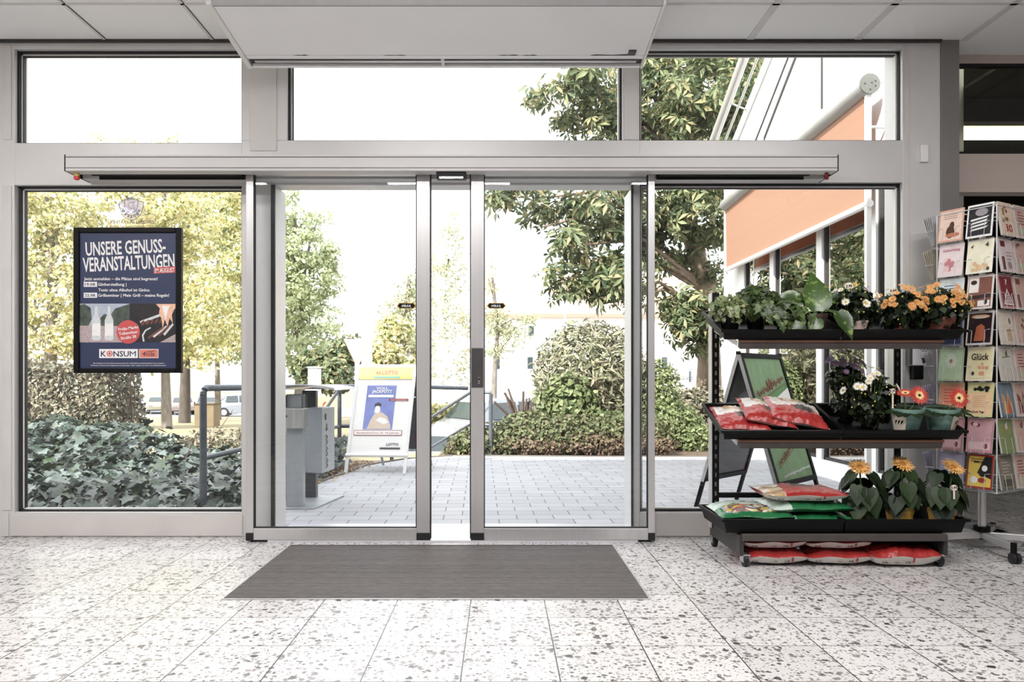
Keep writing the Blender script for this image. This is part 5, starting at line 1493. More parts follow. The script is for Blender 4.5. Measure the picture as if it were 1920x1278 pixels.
# ------------------------------------------------------------------ bags of soil
BR = pm('bag_red', (158, 46, 44), .28, 0, .1, 14, .35, 40)
BW = pm('bag_white', (212, 206, 200), .3, 0, .06, 20, .25, 40)
BG = pm('bag_green', (34, 104, 62), .28, 0, .12, 14, .25, 40)
BK = pm('bag_label', (40, 34, 32), .35, 0, .3, 20)
BSL = pm('bag_mint', (188, 204, 194), .3, 0, .08, 14, .25, 40)
def mosaic_mat(name, cols, sc_, rough=.32):
    m, t, b = new_mat(name); N = t.nodes
    tc = N.new('ShaderNodeTexCoord'); nz = N.new('ShaderNodeTexNoise'); nz.inputs['Scale'].default_value = sc_ * .8
    t.links.new(tc.outputs['Object'], nz.inputs['Vector'])
    ad = N.new('ShaderNodeVectorMath'); ad.operation = 'MULTIPLY_ADD'; ad.inputs[1].default_value = (.05, .05, .05)
    t.links.new(nz.outputs['Color'], ad.inputs[0]); t.links.new(tc.outputs['Object'], ad.inputs[2])
    vo = N.new('ShaderNodeTexVoronoi'); vo.inputs['Scale'].default_value = sc_; t.links.new(ad.outputs[0], vo.inputs['Vector'])
    sp = N.new('ShaderNodeSeparateColor'); t.links.new(vo.outputs['Color'], sp.inputs[0])
    rp = N.new('ShaderNodeValToRGB'); rp.color_ramp.interpolation = 'CONSTANT'; e = rp.color_ramp.elements
    while len(e) < len(cols): e.new(.5)
    for i, c in enumerate(cols): e[i].position = i / len(cols); e[i].color = lin(c) + (1,)
    t.links.new(sp.outputs[0], rp.inputs[0]); t.links.new(rp.outputs[0], b.inputs['Base Color']); b.inputs['Roughness'].default_value = rough
    return m
BP = mosaic_mat('bag_picture', [(206, 190, 168), (176, 140, 96), (150, 118, 92), (222, 214, 204), (196, 166, 120)], 26)
BFL = mosaic_mat('bag_flowers', [(112, 70, 66), (206, 180, 150), (92, 112, 58), (168, 96, 88), (198, 176, 74), (130, 150, 190), (220, 212, 204), (70, 52, 52)], 34)
BSEED = [0]
def bag(label, M, w_, d_, h_, chooser, mats, num=None, group=None, numx=.05, lay=None, sag=.0):
    sf = .62 if num else .42
    BSEED[0] += 1; rr = random.Random(BSEED[0] * 17)
    o_ = thing('soil_bag', label, 'bag', (M.translation.x, M.translation.y, M.translation.z), group=group)
    nu, nv = 30, 22
    ph = [rr.uniform(0, 6) for _ in range(8)]
    def wr(u, v):
        return .10 * math.sin(9 * u + 4 * v + ph[0]) * abs(u) ** 2 + .09 * math.sin(13 * v - 5 * u + ph[1]) * abs(u) ** 1.5 + .06 * math.sin(17 * u + ph[2]) * abs(v) ** 2 + .04 * math.sin(23 * (u + v) + ph[3]) + .05 * math.sin(31 * u - 11 * v + ph[4]) * abs(v)
    vs = []; 
    def pf(a, e): return max(0., 1 - abs(a) ** e) ** .55
    for s in (1, -1):
        for j in range(nv + 1):
            for i in range(nu + 1):
                u = -1 + 2 * i / nu; v = -1 + 2 * j / nv
                k = pf(u, 2.6) * pf(v, 3.2)
                pin = 1 - .07 * (v * v) * 0 - .045 * (1 - abs(v)) * 0
                x = u * w_ / 2 * (1 - .05 * (1 - u * u * v * v) * (abs(u) > .9)) * pin; y = v * d_ / 2
                up = .5 + .5 * 1
                if s > 0: z = h_ * sf + h_ * (1 - sf) * k * (1 + 1.9 * wr(u, v)) + h_ * .05 * math.sin(ph[5] + 6 * u)
                else: z = h_ * sf * (1 - k ** .7) + h_ * .05 * math.sin(ph[5] + 6 * u) * (1 - k)
                vs.append((x, y, z))
    n1 = (nu + 1) * (nv + 1); fs = []; ms = []
    for j in range(nv):
        for i in range(nu):
            a = j * (nu + 1) + i; u = -1 + 2 * (i + .5) / nu; v = -1 + 2 * (j + .5) / nv
            fs.append((a, a + 1, a + nu + 2, a + nu + 1)); ms.append(chooser(u, v, True))
            fs.append((n1 + a, n1 + a + nu + 1, n1 + a + nu + 2, n1 + a + 1)); ms.append(chooser(u, v, False))
    g = MB(); g.v = [tuple(M @ Vector(q)) for q in vs]; g.f = fs; g.m = ms
    b_ = g.build('bag_body', mats, o_, smooth=True)
    if num:
        g = MB(); zz = h_ * .36
        def sy(z):
            k = max(0., 1 - z / (h_ * sf)) ** (1 / .7); return -((1 - k ** (1 / .55)) ** (1 / 3.2)) * d_ / 2 - .0025
        def tx(s_, x, h__, wd, mi):
            z0_, z1_ = zz - h__ / 2, zz + h__ / 2; tl_ = math.atan2(sy(z0_) - sy(z1_), h__)
            Mq = M @ Matrix.Translation((x, sy(z0_), z0_)) @ Matrix.Rotation(PI / 2 + tl_, 4, 'X')
            vv, ff = text_geo(s_, Mq, h__, wd, .02); g.add(vv, ff, mi)
        tx(num, numx, .012, .022, 0); tx('Liter', numx - .055, .006, .02, 0); tx('Erde', -w_ * .33, .009, .03, 0)
        za_, zb_ = h_ * .06, h_ * .6; g.add([M @ Vector(q) for q in ((numx + .022, sy(za_), za_), (numx + .030, sy(za_), za_), (numx + .030, sy(zz), zz), (numx + .030, sy(zb_), zb_), (numx + .022, sy(zb_), zb_), (numx + .022, sy(zz), zz))], [(0, 1, 2, 5), (5, 2, 3, 4)], 1)
        g.build('print', [BK, BR], o_)
    return o_, b_
def ch_red(u, v, t):
    if not t: return 1 if v < -.2 else 0
    if -.15 < u < .35 and -.1 < v < .55: return 2
    return 0
def ch_red2(u, v, t):
    if not t: return 1 if v < -.2 else 0
    if u < -.45 + .1 * v: return 3 if v < .2 else 1
    if -.1 < u < .4 and 0 < v < .6: return 2
    return 0
def ch_mid(u, v, t):
    if not t: return 1
    if v > .86 or u < -.88: return 0
    if v > .1 + .25 * u: return 3 if (abs(u) < .55 and v > .35) else 1
    if -.1 < u < .55 and -.4 < v < .15 + .1 * u: return 2
    if u > .62 and v > -.3: return 3
    return 0
def ch_green(u, v, t):
    if u < -.55: return 1
    return 0
def ch_mint(u, v, t):
    if not t: return 2
    if v > .0: return 0
    if v < -.82 or u < -.8: return 2
    return 1
RM = [BR, BW, BK, BP]
TZ = lambda x, y, z=0, a=0, rx=0, ry=0: Matrix.Translation((x, y, z)) @ Matrix.Rotation(a, 4, 'Z') @ Matrix.Rotation(rx, 4, 'X') @ Matrix.Rotation(ry, 4, 'Y')
gr = 'red soil bags under the rack'
bag('red soil bag on the floor under the rack, lowest at the left castor', TZ(1.337, 3.73, .002, .0), .315, .30, .074, ch_red, RM, '15', gr)
bag('red soil bag on top of the left stack under the rack', TZ(1.335, 3.75, .073, .03), .315, .30, .066, ch_red, RM, '15', gr)
bag('red soil bag on the floor under the middle of the rack', TZ(1.650, 3.73, .002, -.02), .325, .30, .072, ch_red, RM, '15', gr)
bag('red soil bag on top of the middle stack under the rack', TZ(1.650, 3.75, .072, .0), .32, .30, .066, ch_red, RM, '15', gr)
bag('fuller red soil bag with black label under the right end of the rack', TZ(1.955, 3.71, .004, .02, .08), .34, .30, .10, ch_red, RM, '15', gr, numx=.0)
m1 = SHELF[1]
gr = 'red and white soil bags on the middle shelf'
bag('red soil bag at the left end of the middle shelf', m1 @ TZ(1.215, .20, .012, -.08, 0, .03), .26, .29, .055, ch_mid, RM, None, gr)
bag('red soil bag in the middle of three on the middle shelf', m1 @ TZ(1.345, .205, .040, -.12, 0, .18), .26, .29, .06, ch_mid, RM, None, gr)
bag('red soil bag lying on top at the right of three on the middle shelf', m1 @ TZ(1.49, .205, .040, -.14, 0, .18), .28, .30, .065, ch_mid, RM, None, gr)
gr = 'soil bags on the bottom shelf'
o_, _ = bag('pale mint and green soil bag with flower picture, left end of the bottom shelf', TZ(1.27, 3.79, .205, -.06), .37, .36, .066, ch_mint, [BSL, BFL, BG, BW], None, gr)
g = MB(); M = TZ(1.27, 3.79, .205, -.06) @ Matrix.Translation((.0, .07, .0675)) @ Matrix.Rotation(-.1, 4, 'X'); vv, ff = text_geo('Blumenerde', M, .022, .2, .03); g.add(vv, ff); g.build('lettering', BK, o_)
bag('green soil bag, lower of two under the red bag on the bottom shelf', TZ(1.545, 3.79, .196, .04), .38, .33, .055, ch_green, [BG, BSL], None, gr)
bag('green soil bag, upper of two under the red bag on the bottom shelf', TZ(1.530, 3.785, .247, .02), .40, .33, .058, ch_green, [BG, BSL], None, gr)
bag('red soil bag lying on the two green bags on the bottom shelf', TZ(1.51, 3.78, .300, -.03), .40, .33, .062, ch_red2, RM, '15', gr)

# ------------------------------------------------------------------ potted plants
SOIL = pm('potting_soil', (44, 34, 28), .95, 0, .3, 60, .5, 200)
L_IV = leaf_mat('potted_ivy_leaf', [(40, 58, 28), (66, 88, 42), (104, 122, 72), (28, 42, 22)], .2, .35, .5)
L_VAR = leaf_mat('variegated_leaf', [(92, 112, 62), (150, 160, 110), (66, 86, 46), (178, 180, 140)], .2, .35, .5)
L_BIG = leaf_mat('glossy_leaf', [(40, 62, 26), (64, 92, 38), (50, 76, 30)], .2, .25, .6)
_t = L_BIG.node_tree; _tc = _t.nodes.new('ShaderNodeTexCoord'); _nz = _t.nodes.new('ShaderNodeTexNoise'); _nz.inputs['Scale'].default_value = 38; _nz.inputs['Detail'].default_value = 3
_t.links.new(_tc.outputs['Object'], _nz.inputs['Vector']); _rp = [n for n in _t.nodes if n.type == 'VALTORGB'][0]
_t.links.new(mixc(_t, node_math(_t, 'MULTIPLY', node_math(_t, 'GREATER_THAN', _nz.outputs[0], .58), .6), _rp.outputs[0], lin((142, 166, 82))), _t.nodes['Principled BSDF'].inputs['Base Color'])
L_DRK = leaf_mat('dark_leaf', [(18, 28, 14), (30, 42, 22), (44, 58, 30)], .15, .4, .4)
L_SUN = leaf_mat('sunflower_leaf', [(24, 38, 20), (34, 50, 26), (48, 66, 34)], .15, .45, .35)
STEM = pm('green_stem', (84, 110, 56), .5, 0, .15, 30)
ORG = pm('orange_petal', (216, 158, 96), .5, 0, .1, 40); ORG2 = pm('flower_centre', (190, 120, 50), .6, 0, .2, 60)
WHP = pm('white_petal', (238, 234, 226), .5, 0, .03, 40); YLC = pm('yellow_centre', (216, 186, 80), .6)
PUR = pm('purple_petal', (128, 108, 156), .5, 0, .2, 40); YEL = pm('yellow_petal', (238, 204, 84), .5, 0, .1, 40)
GRR = pm('gerbera_red', (190, 62, 54), .45, 0, .12, 30); GRY = pm('gerbera_yellow', (246, 208, 150), .5)
TEAL = pm('teal_glaze', (108, 140, 130), .25, 0, .25, 7, stretch=(1, 1, 6)); TERRA = pm('terracotta', (142, 88, 74), .6, 0, .08, 20)
PWH = pm('pot_blush', (222, 196, 184), .4); PYE = pm('pot_yellow', (232, 184, 96), .4, 0, .05, 10)
TAGM = pm('tag_card', (236, 222, 206), .5)


def flower(g_, c, nrm, r_, n=14, mi=0, mc=1, inner=.28, cup=.25, wdt=.5, rr=R):
    nrm = Vector(nrm).normalized(); u = nrm.cross(Vector((.3, .2, 1))).normalized(); v = nrm.cross(u)
    c = Vector(c)
    for k in range(n):
        a = 2 * PI * k / n + rr.uniform(-.06, .06); d = u * math.cos(a) + v * math.sin(a); s = d.cross(nrm)
        L = r_ * rr.uniform(.9, 1.06); w_ = 2 * PI * r_ / n * wdt
        g_.add([c + d * r_ * inner * .6, c + d * L * .6 + s * w_ * .6 + nrm * L * cup * .5, c + d * L + nrm * L * cup * rr.uniform(.6, 1.2) * .6, c + d * L * .6 - s * w_ * .6 + nrm * L * cup * .5], [(0, 1, 2, 3)], mi)
    m = 10
    vs = [c + nrm * r_ * .12] + [c + (u * math.cos(2 * PI * k / m) + v * math.sin(2 * PI * k / m)) * r_ * inner + nrm * r_ * .04 for k in range(m)]
    g_.add(vs, [(0, 1 + k, 1 + (k + 1) % m) for k in range(m)], mc)


def pot(t, M, rt, rb, h_, mat, n=28):
    g = MB(); g.lathe([(rb, 0), (rt * .97, h_ * .8), (rt, h_ * .8), (rt * 1.02, h_), (rt * .93, h_), (rt * .9, h_ * .86)], (0, 0, 0), n, 0, M)
    o_ = g.build('pot', mat, t, smooth=True)
    g = MB(); g.lathe([(rt * .9, 0), (rt * .6, .004)], (0, 0, h_ * .84), n, 0, M); g.build('soil', SOIL, t)
    return o_


def price_tag(t, p, txt, r_=.018, stick=.1):
    p = Vector(p)
    g = MB(); g.prism([(p.x + r_ * 1.25 * math.cos(a * PI / 10), p.z + r_ * math.sin(a * PI / 10)) for a in range(20)], 'y', p.y, p.y + .0015)
    g.box(p.x - .004, p.x + .004, p.y, p.y + .0015, p.z - stick, p.z - r_ * .8)
    o_ = g.build('price_tag', TAGM, t)
    g = MB(); M = Matrix.Translation((p.x, p.y - .001, p.z - .005)) @ Matrix.Rotation(PI / 2, 4, 'X') @ Matrix.Rotation(.05, 4, 'Z') @ Matrix.Shear('XY', 4, (0, 0))
    vv, ff = text_geo(txt, M, .012, .032, .02); g.add(vv, ff); g.build('price_lettering', BLKMT, o_)


def on(Mt, x, y):                                      # upright matrix standing on a tilted shelf
    p = Mt @ Vector((x, y, .007)); return Matrix.Translation(p) @ Matrix.Rotation(math.radians(6), 4, 'X')


def ivy_pot(label, M, n, rx, ry, rz, zc, mat, trails=(), size=.036, group=None):
    p = M.translation; t = thing('potted_ivy', label, 'potted plant', tuple(p), group=group)
    pot(t, M, .05, .038, .085, BLKPL)
    pts, nr = blob_points([(p.x, p.y, p.z + zc, rx, ry, rz)], n, shell=.35, up=.7); nr[:, 1] -= .5
    q = [pts]; m_ = [nr]
    g = MB()
    for tr in trails:
        a = Vector((p.x + tr[0] * .4, p.y - ry * .8, p.z + zc - .01)); b = Vector((p.x + tr[0], p.y - ry - .115, p.z + zc + tr[1]))
        g.tube([a, (a + b) / 2 + Vector((0, -.05, .03)), b], .0016, 5)
        k = 9; qq = np.array([tuple(a.lerp(b, s / k) + Vector((R.uniform(-.02, .02), -.02 - .045 * math.sin(PI * s / k), R.uniform(-.012, .02)))) for s in range(k + 1)]); q.append(qq); m_.append(np.array([(R.uniform(-.3, .3), -1, .3)] * (k + 1)))
    for i in range(14):
        a = R.uniform(0, 6.28); g.tube([p + Vector((0, 0, .07)), p + Vector((rx * .7 * math.cos(a), ry * .7 * math.sin(a), zc + R.uniform(-.02, .03)))], .0014, 4)
    g.build('stems', STEM, t)
    q = np.concatenate(q); m_ = np.concatenate(m_)
    dd = np.stack([rng.normal(size=len(q)) * .7, -np.ones(len(q)), -np.ones(len(q)) * .7], 1)
    leaves('foliage', mat, t, q, m_, size * (.6 + .7 * rng.random(len(q))), IVY, dd)
    return t


S0, S1 = SHELF
gr = 'potted ivies on the top shelf'
ivy_pot('small pale variegated ivy at the left end of the top shelf', on(S0, 1.15, .13), 420, .11, .09, .07, .115, L_VAR, ((-.06, -.03),), .03, gr)
ivy_pot('bushy dark green ivy hanging over the edge of the top shelf', on(S0, 1.29, .16), 620, .12, .10, .10, .135, L_IV, ((.0, -.11), (.05, -.13), (-.03, -.09), (.03, -.10)), .038, gr)
ivy_pot('flatter dark ivy between the bushy ivy and the large-leaved plant', on(S0, 1.43, .13), 260, .09, .09, .06, .105, L_IV, ((.05, -.07),), .036, gr)
t = thing('leafy_houseplant', 'houseplant with large pointed glossy leaves on the top shelf', 'potted plant', tuple(on(S0, 1.585, .14).translation))
M = on(S0, 1.585, .14); pot(t, M, .055, .04, .09, pm('pot_brown', (70, 52, 46), .5)); p = M.translation
PT = []; Nn = []; SZ = []; DR = []; g = MB()
for (dx, dy, dz, ln, az, el, ny) in ((.0, -.03, .10, .19, 92, 75, -1.3), (-.08, 0, .17, .11, 172, 8, -.8), (-.07, -.03, .12, .12, 190, -25, -.9), (.04, -.155, .085, .12, 310, -60, -1.2), (.06, 0, .16, .12, 20, 12, -.8), (.07, .02, .12, .12, 5, -8, -.7), (-.05, .02, .14, .09, 150, 30, -.7), (.07, .03, .15, .09, 35, 25, -.7), (-.10, -.05, .07, .11, 215, -50, -1), (.09, -.02, .09, .1, 340, -20, -.9), (-.02, -.06, .06, .1, 250, -40, -1), (-.12, .02, .10, .09, 180, -5, -.8)):
    c = p + Vector((dx, dy, dz)); g.tube([p + Vector((0, 0, .07)), (p + c) / 2 + Vector((0, 0, .06)), c], .003, 6)
    a, e = math.radians(az), math.radians(el); d = Vector((math.cos(a) * math.cos(e), -.25, math.sin(e)))
    PT.append(tuple(c)); DR.append(tuple(d)); Nn.append((R.uniform(-.3, .3), ny, .55)); SZ.append(ln)
g.build('stems', STEM, t)
leaves('leaf_cluster', L_BIG, t, np.array(PT), np.array(Nn), np.array(SZ) * 1.3, POINT, np.array(DR))


def chrys(label, M, rt, h_, potm, petal, nfl, fr, dome, nleaf, cat='potted plant', buds=30, centre=ORG2, extra=None, tagp=None, name='potted_chrysanthemum', npet=14, group=None, lsz=.035, low=-.2):
    p = M.translation; t = thing(name, label, cat, tuple(p), group=group)
    pot(t, M, rt, rt * .78, h_, potm)
    rx, ry, rz, zc = dome
    g = MB()
    for i in range(22):
        a = R.uniform(0, 6.28); q = R.uniform(.1, .95)
        g.tube([p + Vector((0, 0, h_ * .8)), p + Vector((rx * q * math.cos(a) * .6, ry * q * math.sin(a) * .6, zc * .7)), p + Vector((rx * q * math.cos(a), ry * q * math.sin(a), zc + rz * math.sqrt(1 - q * q) * .8))], .0018, 5)
    g.build('stems', STEM, t)
    pts, nr = blob_points([(p.x, p.y, p.z + zc * .85, rx * .9, ry * .9, rz * .85), (p.x, p.y, p.z + h_ * 1.1, rx * .65, ry * .65, rz * .5)], nleaf, shell=.4, up=.4)
    leaves('foliage', L_DRK, t, pts, nr, lsz * (.6 + .8 * rng.random(len(pts))), ROUND)
    mats = [petal, centre] + ([extra] if extra else [])
    for i in range(nfl):
        g = MB()
        for _ in range(30):
            d = Vector((R.gauss(0, 1), R.gauss(-.45, 1), abs(R.gauss(.5, .7)) + low)).normalized()
            if d.y < .5: break
        c = p + Vector((d.x * rx, d.y * ry, zc + d.z * rz)); flower(g, c, d + Vector((0, -.35, .35)), fr * R.uniform(.75, 1.15), npet, 2 if (extra and R.random() < .3) else 0, 1); g.build('flower', mats, t)
    budm = bpy.data.materials.get('bud_green') or pm('bud_green', (206, 190, 110), .5)
    for i in range(buds):
        g = MB()
        d = Vector((R.gauss(0, 1), R.gauss(-.6, .8), R.gauss(.1, .6))).normalized(); c = p + Vector((d.x * rx * 1.02, d.y * ry * 1.02, zc + d.z * rz * 1.02))
        g.lathe([(.001, -.004), (.004, -.001), (.0035, .003), (.001, .005)], c, 7)
        g.build('flower_bud', budm, t)
    if tagp: price_tag(t, tagp[0], tagp[1])
    return t


gr = 'chrysanthemums on the top shelf'
chrys('potted chrysanthemum with a few white flowers in a blush pot on the top shelf', on(S0, 1.775, .13), .062, .06, PWH, WHP, 7, .023, (.115, .10, .115, .14), 1200, centre=YLC, buds=26, tagp=(P(1592, 536, 3.72), '3,95'), npet=18)
chrys('dark leaved chrysanthemum with yellow and purple blooms behind the white one', on(S0, 1.80, .28), .05, .07, BLKPL, YEL, 9, .022, (.11, .06, .07, .15), 360, extra=PUR, buds=10)
chrys('loose orange chrysanthemum in the middle of the right top tray', on(S0, 2.02, .15), .05, .06, TERRA, ORG, 34, .020, (.125, .11, .11, .12), 1300, buds=40, tagp=(P(1675, 545, 3.72), '3,95'), group=gr)
chrys('full domed orange chrysanthemum in a terracotta pot at the right end of the top shelf', on(S0, 2.215, .16), .075, .07, TERRA, ORG, 50, .021, (.155, .12, .11, .13), 1500, buds=44, group=gr)
chrys('purple flowering plant on the middle shelf next to the red bags', on(S1, 1.775, .24), .045, .07, BLKPL, PUR, 30, .02, (.10, .08, .11, .25), 800, buds=0, name='purple_aster', low=.0, lsz=.028)
chrys('white flowering chrysanthemum with dark leaves on the middle shelf', on(S1, 1.865, .16), .05, .07, BLKPL, WHP, 9, .025, (.135, .10, .13, .17), 1400, buds=36, centre=YLC, tagp=(P(1633, 707, 3.68), '3,95'), npet=20, name='potted_chrysanthemum')

def gerbera(label, M, flowers_, tagp=None, group=None, white_at=0.):
    p = M.translation; t = thing('potted_gerbera', label, 'potted plant', tuple(p), group=group)
    pot(t, M, .080, .056, .118, TEAL)
    g = MB(); segs = 9                                  # pale printed band panel on the pot
    for k in range(segs):
        a0 = white_at + k * .11; a1 = a0 + .11
        def q(a, z, r_): return M @ Vector((r_ * math.sin(a), -r_ * math.cos(a), z))
        g.add([q(a0, .006, .0585), q(a1, .006, .0585), q(a1, .092, .0795), q(a0, .092, .0795)], [(0, 1, 2, 3)], 0)
    for k in range(3):
        a = white_at + .25 + .2 * k; g.add([q(a, .04, .068), q(a + .12, .05, .0705), q(a + .2, .065, .0742), q(a + .06, .06, .073)], [(0, 1, 2, 3)], 1)
    for k in range(3):
        a = -.5 + .28 * k; g.add([q(a, .022, .0634), q(a + .05, .022, .0634), q(a + .05, .028, .065), q(a, .028, .065)], [(0, 1, 2, 3)], 1)
    g.build('pot_print', [TAGM, BLKMT], t)
    PT = []; Nn = []; SZ = []; DR = []
    for i in range(26):
        a = 2 * PI * i / 26 + R.uniform(-.1, .1); e = R.uniform(.1, 1.3); L = R.uniform(.085, .13)
        PT.append(tuple(p + Vector((.03 * math.cos(a), .03 * math.sin(a), .112)))); DR.append((math.cos(a), math.sin(a), e)); Nn.append((0, -.3, 1)); SZ.append(L)
    leaves('foliage', L_SUN, t, np.array(PT), np.array(Nn), np.array(SZ), T_outline([(0, 0), (.15, .12), (.4, .2), (.6, .25), (.85, .15), (1, 0)]), np.array(DR))
    gs = MB()
    for (c, nrm, r_) in flowers_:
        g = MB()
        gs.tube([p + Vector((0, 0, .09)), (p + Vector(c)) / 2 + Vector((0, 0, .03)), Vector(c) + Vector((0, .01, -.005))], .003, 6)
        flower(g, c, nrm, r_, 34, 0, 2, .15, .12, .75); flower(g, Vector(c) - Vector((0, .002, 0)) + Vector(nrm).normalized() * .003, nrm, r_ * .52, 26, 1, 2, 0.25, .12, .5); g.build('flower', [GRR, GRY, BLKMT], t)
    gs.build('stems', STEM, t)
    if tagp: price_tag(t, tagp[0], tagp[1], .013)
gr = 'gerberas on the middle shelf'
gerbera('red gerbera in a teal pot on the middle shelf with a second flower seen edge-on', on(S1, 2.015, .10), [(P(1723, 741, 3.66), (.05, -1, .35), .052), (P(1697, 737, 3.68), (-.2, -.5, 1), .045)], (P(1674, 733, 3.67), '3,95'), gr, -1.5)
gerbera('red gerbera in a teal pot at the right end of the middle shelf', on(S1, 2.19, .10), [(P(1797, 746, 3.64), (.05, -1, .2), .056), (P(1806, 744, 3.72), (.6, -.6, .4), .045)], None, gr, .15)

def sunflower(label, x, fl, tagp=None, seed=0):
    M = Matrix.Translation((x, 3.70, .172)); p = M.translation; rr = random.Random(seed)
    t = thing('potted_sunflower', label, 'potted plant', tuple(p), group='potted sunflowers on the bottom shelf')
    pot(t, M, .064, .05, .088, PYE)
    c = P(fl[0], fl[1], 3.68); g = MB(); g.tube([p + Vector((0, 0, .07)), (p + c) / 2 + Vector((.01, .01, 0)), c - Vector((0, 0, .006))], .0045, 8); g.build('stems', STEM, t)
    PT = []; Nn = []; SZ = []; DR = []
    top = c.z - p.z
    for i in range(34):
        f = rr.uniform(.0, 1); z = .10 + (top - .14) * f; a = rr.uniform(0, 6.28); rad = .04 + .035 * math.sin(PI * f)
        PT.append((p.x + rad * math.cos(a), p.y + rad * math.sin(a) - .01, p.z + z + .02)); DR.append((math.cos(a), math.sin(a) - .2, -.5 - .5 * (1 - f))); Nn.append((math.cos(a) * .8, math.sin(a) * .8 - .3, .6)); SZ.append(rr.uniform(.08, .12) * (1.1 - .35 * f))
    leaves('foliage', L_SUN, t, np.array(PT), np.array(Nn), np.array(SZ), HEART, np.array(DR))
    g = MB(); flower(g, c, (fl[2], -.62, .8), .062, 20, 0, 1, .25, .18, .62); flower(g, c + Vector((0, -.001, .003)), (fl[2], -.62, .8), .048, 16, 0, 1, .3, .3, .6)
    g.build('flowers', [pm('sunflower_petal', (224, 172, 98), .5, 0, .08, 30) if 'sunflower_petal' not in bpy.data.materials else bpy.data.materials['sunflower_petal'], ORG2], t)
    if tagp: price_tag(t, tagp, '3,95', .014, .055)
sunflower('potted sunflower in a yellow pot beside the stacked soil bags', 1.80, (1612, 876, -.1), seed=3)
sunflower('tallest potted sunflower in a yellow pot, in the middle of the right bottom tray', 1.99, (1692, 870, .05), seed=4)
sunflower('potted sunflower with a round price tag at the right end of the bottom shelf', 2.20, (1787, 876, .15), P(1789, 914, 3.58), seed=8)

# ------------------------------------------------------------------ greeting card rack
CC = Vector((2.565, 3.955, 0))
uA = Vector((-.49, .872, 0)); uB = Vector((.872, .49, 0)); HS = .15      # half side of the square tower
t_ = thing('card_rack', 'revolving wire rack full of greeting cards at the right edge', 'rack', tuple(CC))
WIRE = pm('rack_wire', (214, 214, 216), .25, .25, .04, 20)
g = MB(); g.tube([CC + Vector((0, 0, .10)), CC + Vector((0, 0, .42))], .02, 16); g.tube([CC + Vector((0, 0, .42)), CC + Vector((0, 0, 1.78))], .014, 12); g.build('pole', ALU_B, t_, smooth=True)
g = MB(); g.tube([CC + Vector((0, 0, .10)), CC + Vector((0, 0, .125))], .04, 16); g.box(CC.x - .012, CC.x + .012, CC.y - .012, CC.y + .012, .055, .10); g.build('hub', BLKPL, t_, smooth=True)
for i in range(5):
    a = math.radians(-97 + 72 * i); d = Vector((math.cos(a), math.sin(a), 0)); s = Vector((-d.y, d.x, 0)) * .0125
    g = MB(); e = CC + d * .30
    vs = [CC + s, CC - s, e - s, e + s]
    g.add([v + Vector((0, 0, .062)) for v in vs] + [v + Vector((0, 0, .096)) for v in vs], [(3, 2, 1, 0), (4, 5, 6, 7), (0, 1, 5, 4), (1, 2, 6, 5), (2, 3, 7, 6), (3, 0, 4, 7)])
    ar = g.build('foot_arm', ALU_B, t_, bevel=.003)
    g = MB(); g.tube([e + Vector((0, 0, .05)), e + Vector((0, 0, .1))], .014, 12); g.build('arm_cap', BLKPL, ar)
    g = MB(); w0 = e + Vector((d.x * .01, d.y * .01, .026)); g.tube([w0 - s * 1.6, w0 - s * .2], .026, 16); g.tube([w0 + s * .2, w0 + s * 1.6], .026, 16); g.tube([w0 - s, w0 + s], .012, 8); g.build('caster', BLACK, t_, smooth=True)
NR = 8; Z0, PITCH = .345, .1838
for zz in (Z0 - .015, Z0 + NR * PITCH - .03):
    g = MB(); cs = [CC + uA * a + uB * b_ + Vector((0, 0, zz)) for a, b_ in ((-HS, -HS), (HS, -HS), (HS, HS), (-HS, HS), (-HS, -HS))]
    g.tube(cs, .003, 6); g.tube([cs[0], cs[2]], .003, 6); g.tube([cs[1], cs[3]], .003, 6); g.build('tower_ring', WIRE, t_)
for a, b_ in ((-HS, -HS), (HS, -HS), (HS, HS), (-HS, HS)):
    q = CC + uA * a + uB * b_; g = MB(); g.tube([q + Vector((0, 0, Z0 - .02)), q + Vector((0, 0, Z0 + NR * PITCH - .03))], .0035, 6); g.build('tower_wire', WIRE, t_)

CM = {}
def cm(c):
    k = 'card_%02x%02x%02x' % c
    if k not in CM: CM[k] = pm(k, c, .22, 0, .09, 30, coat=.4)
    return CM[k]
PV = (172, 120, 128)
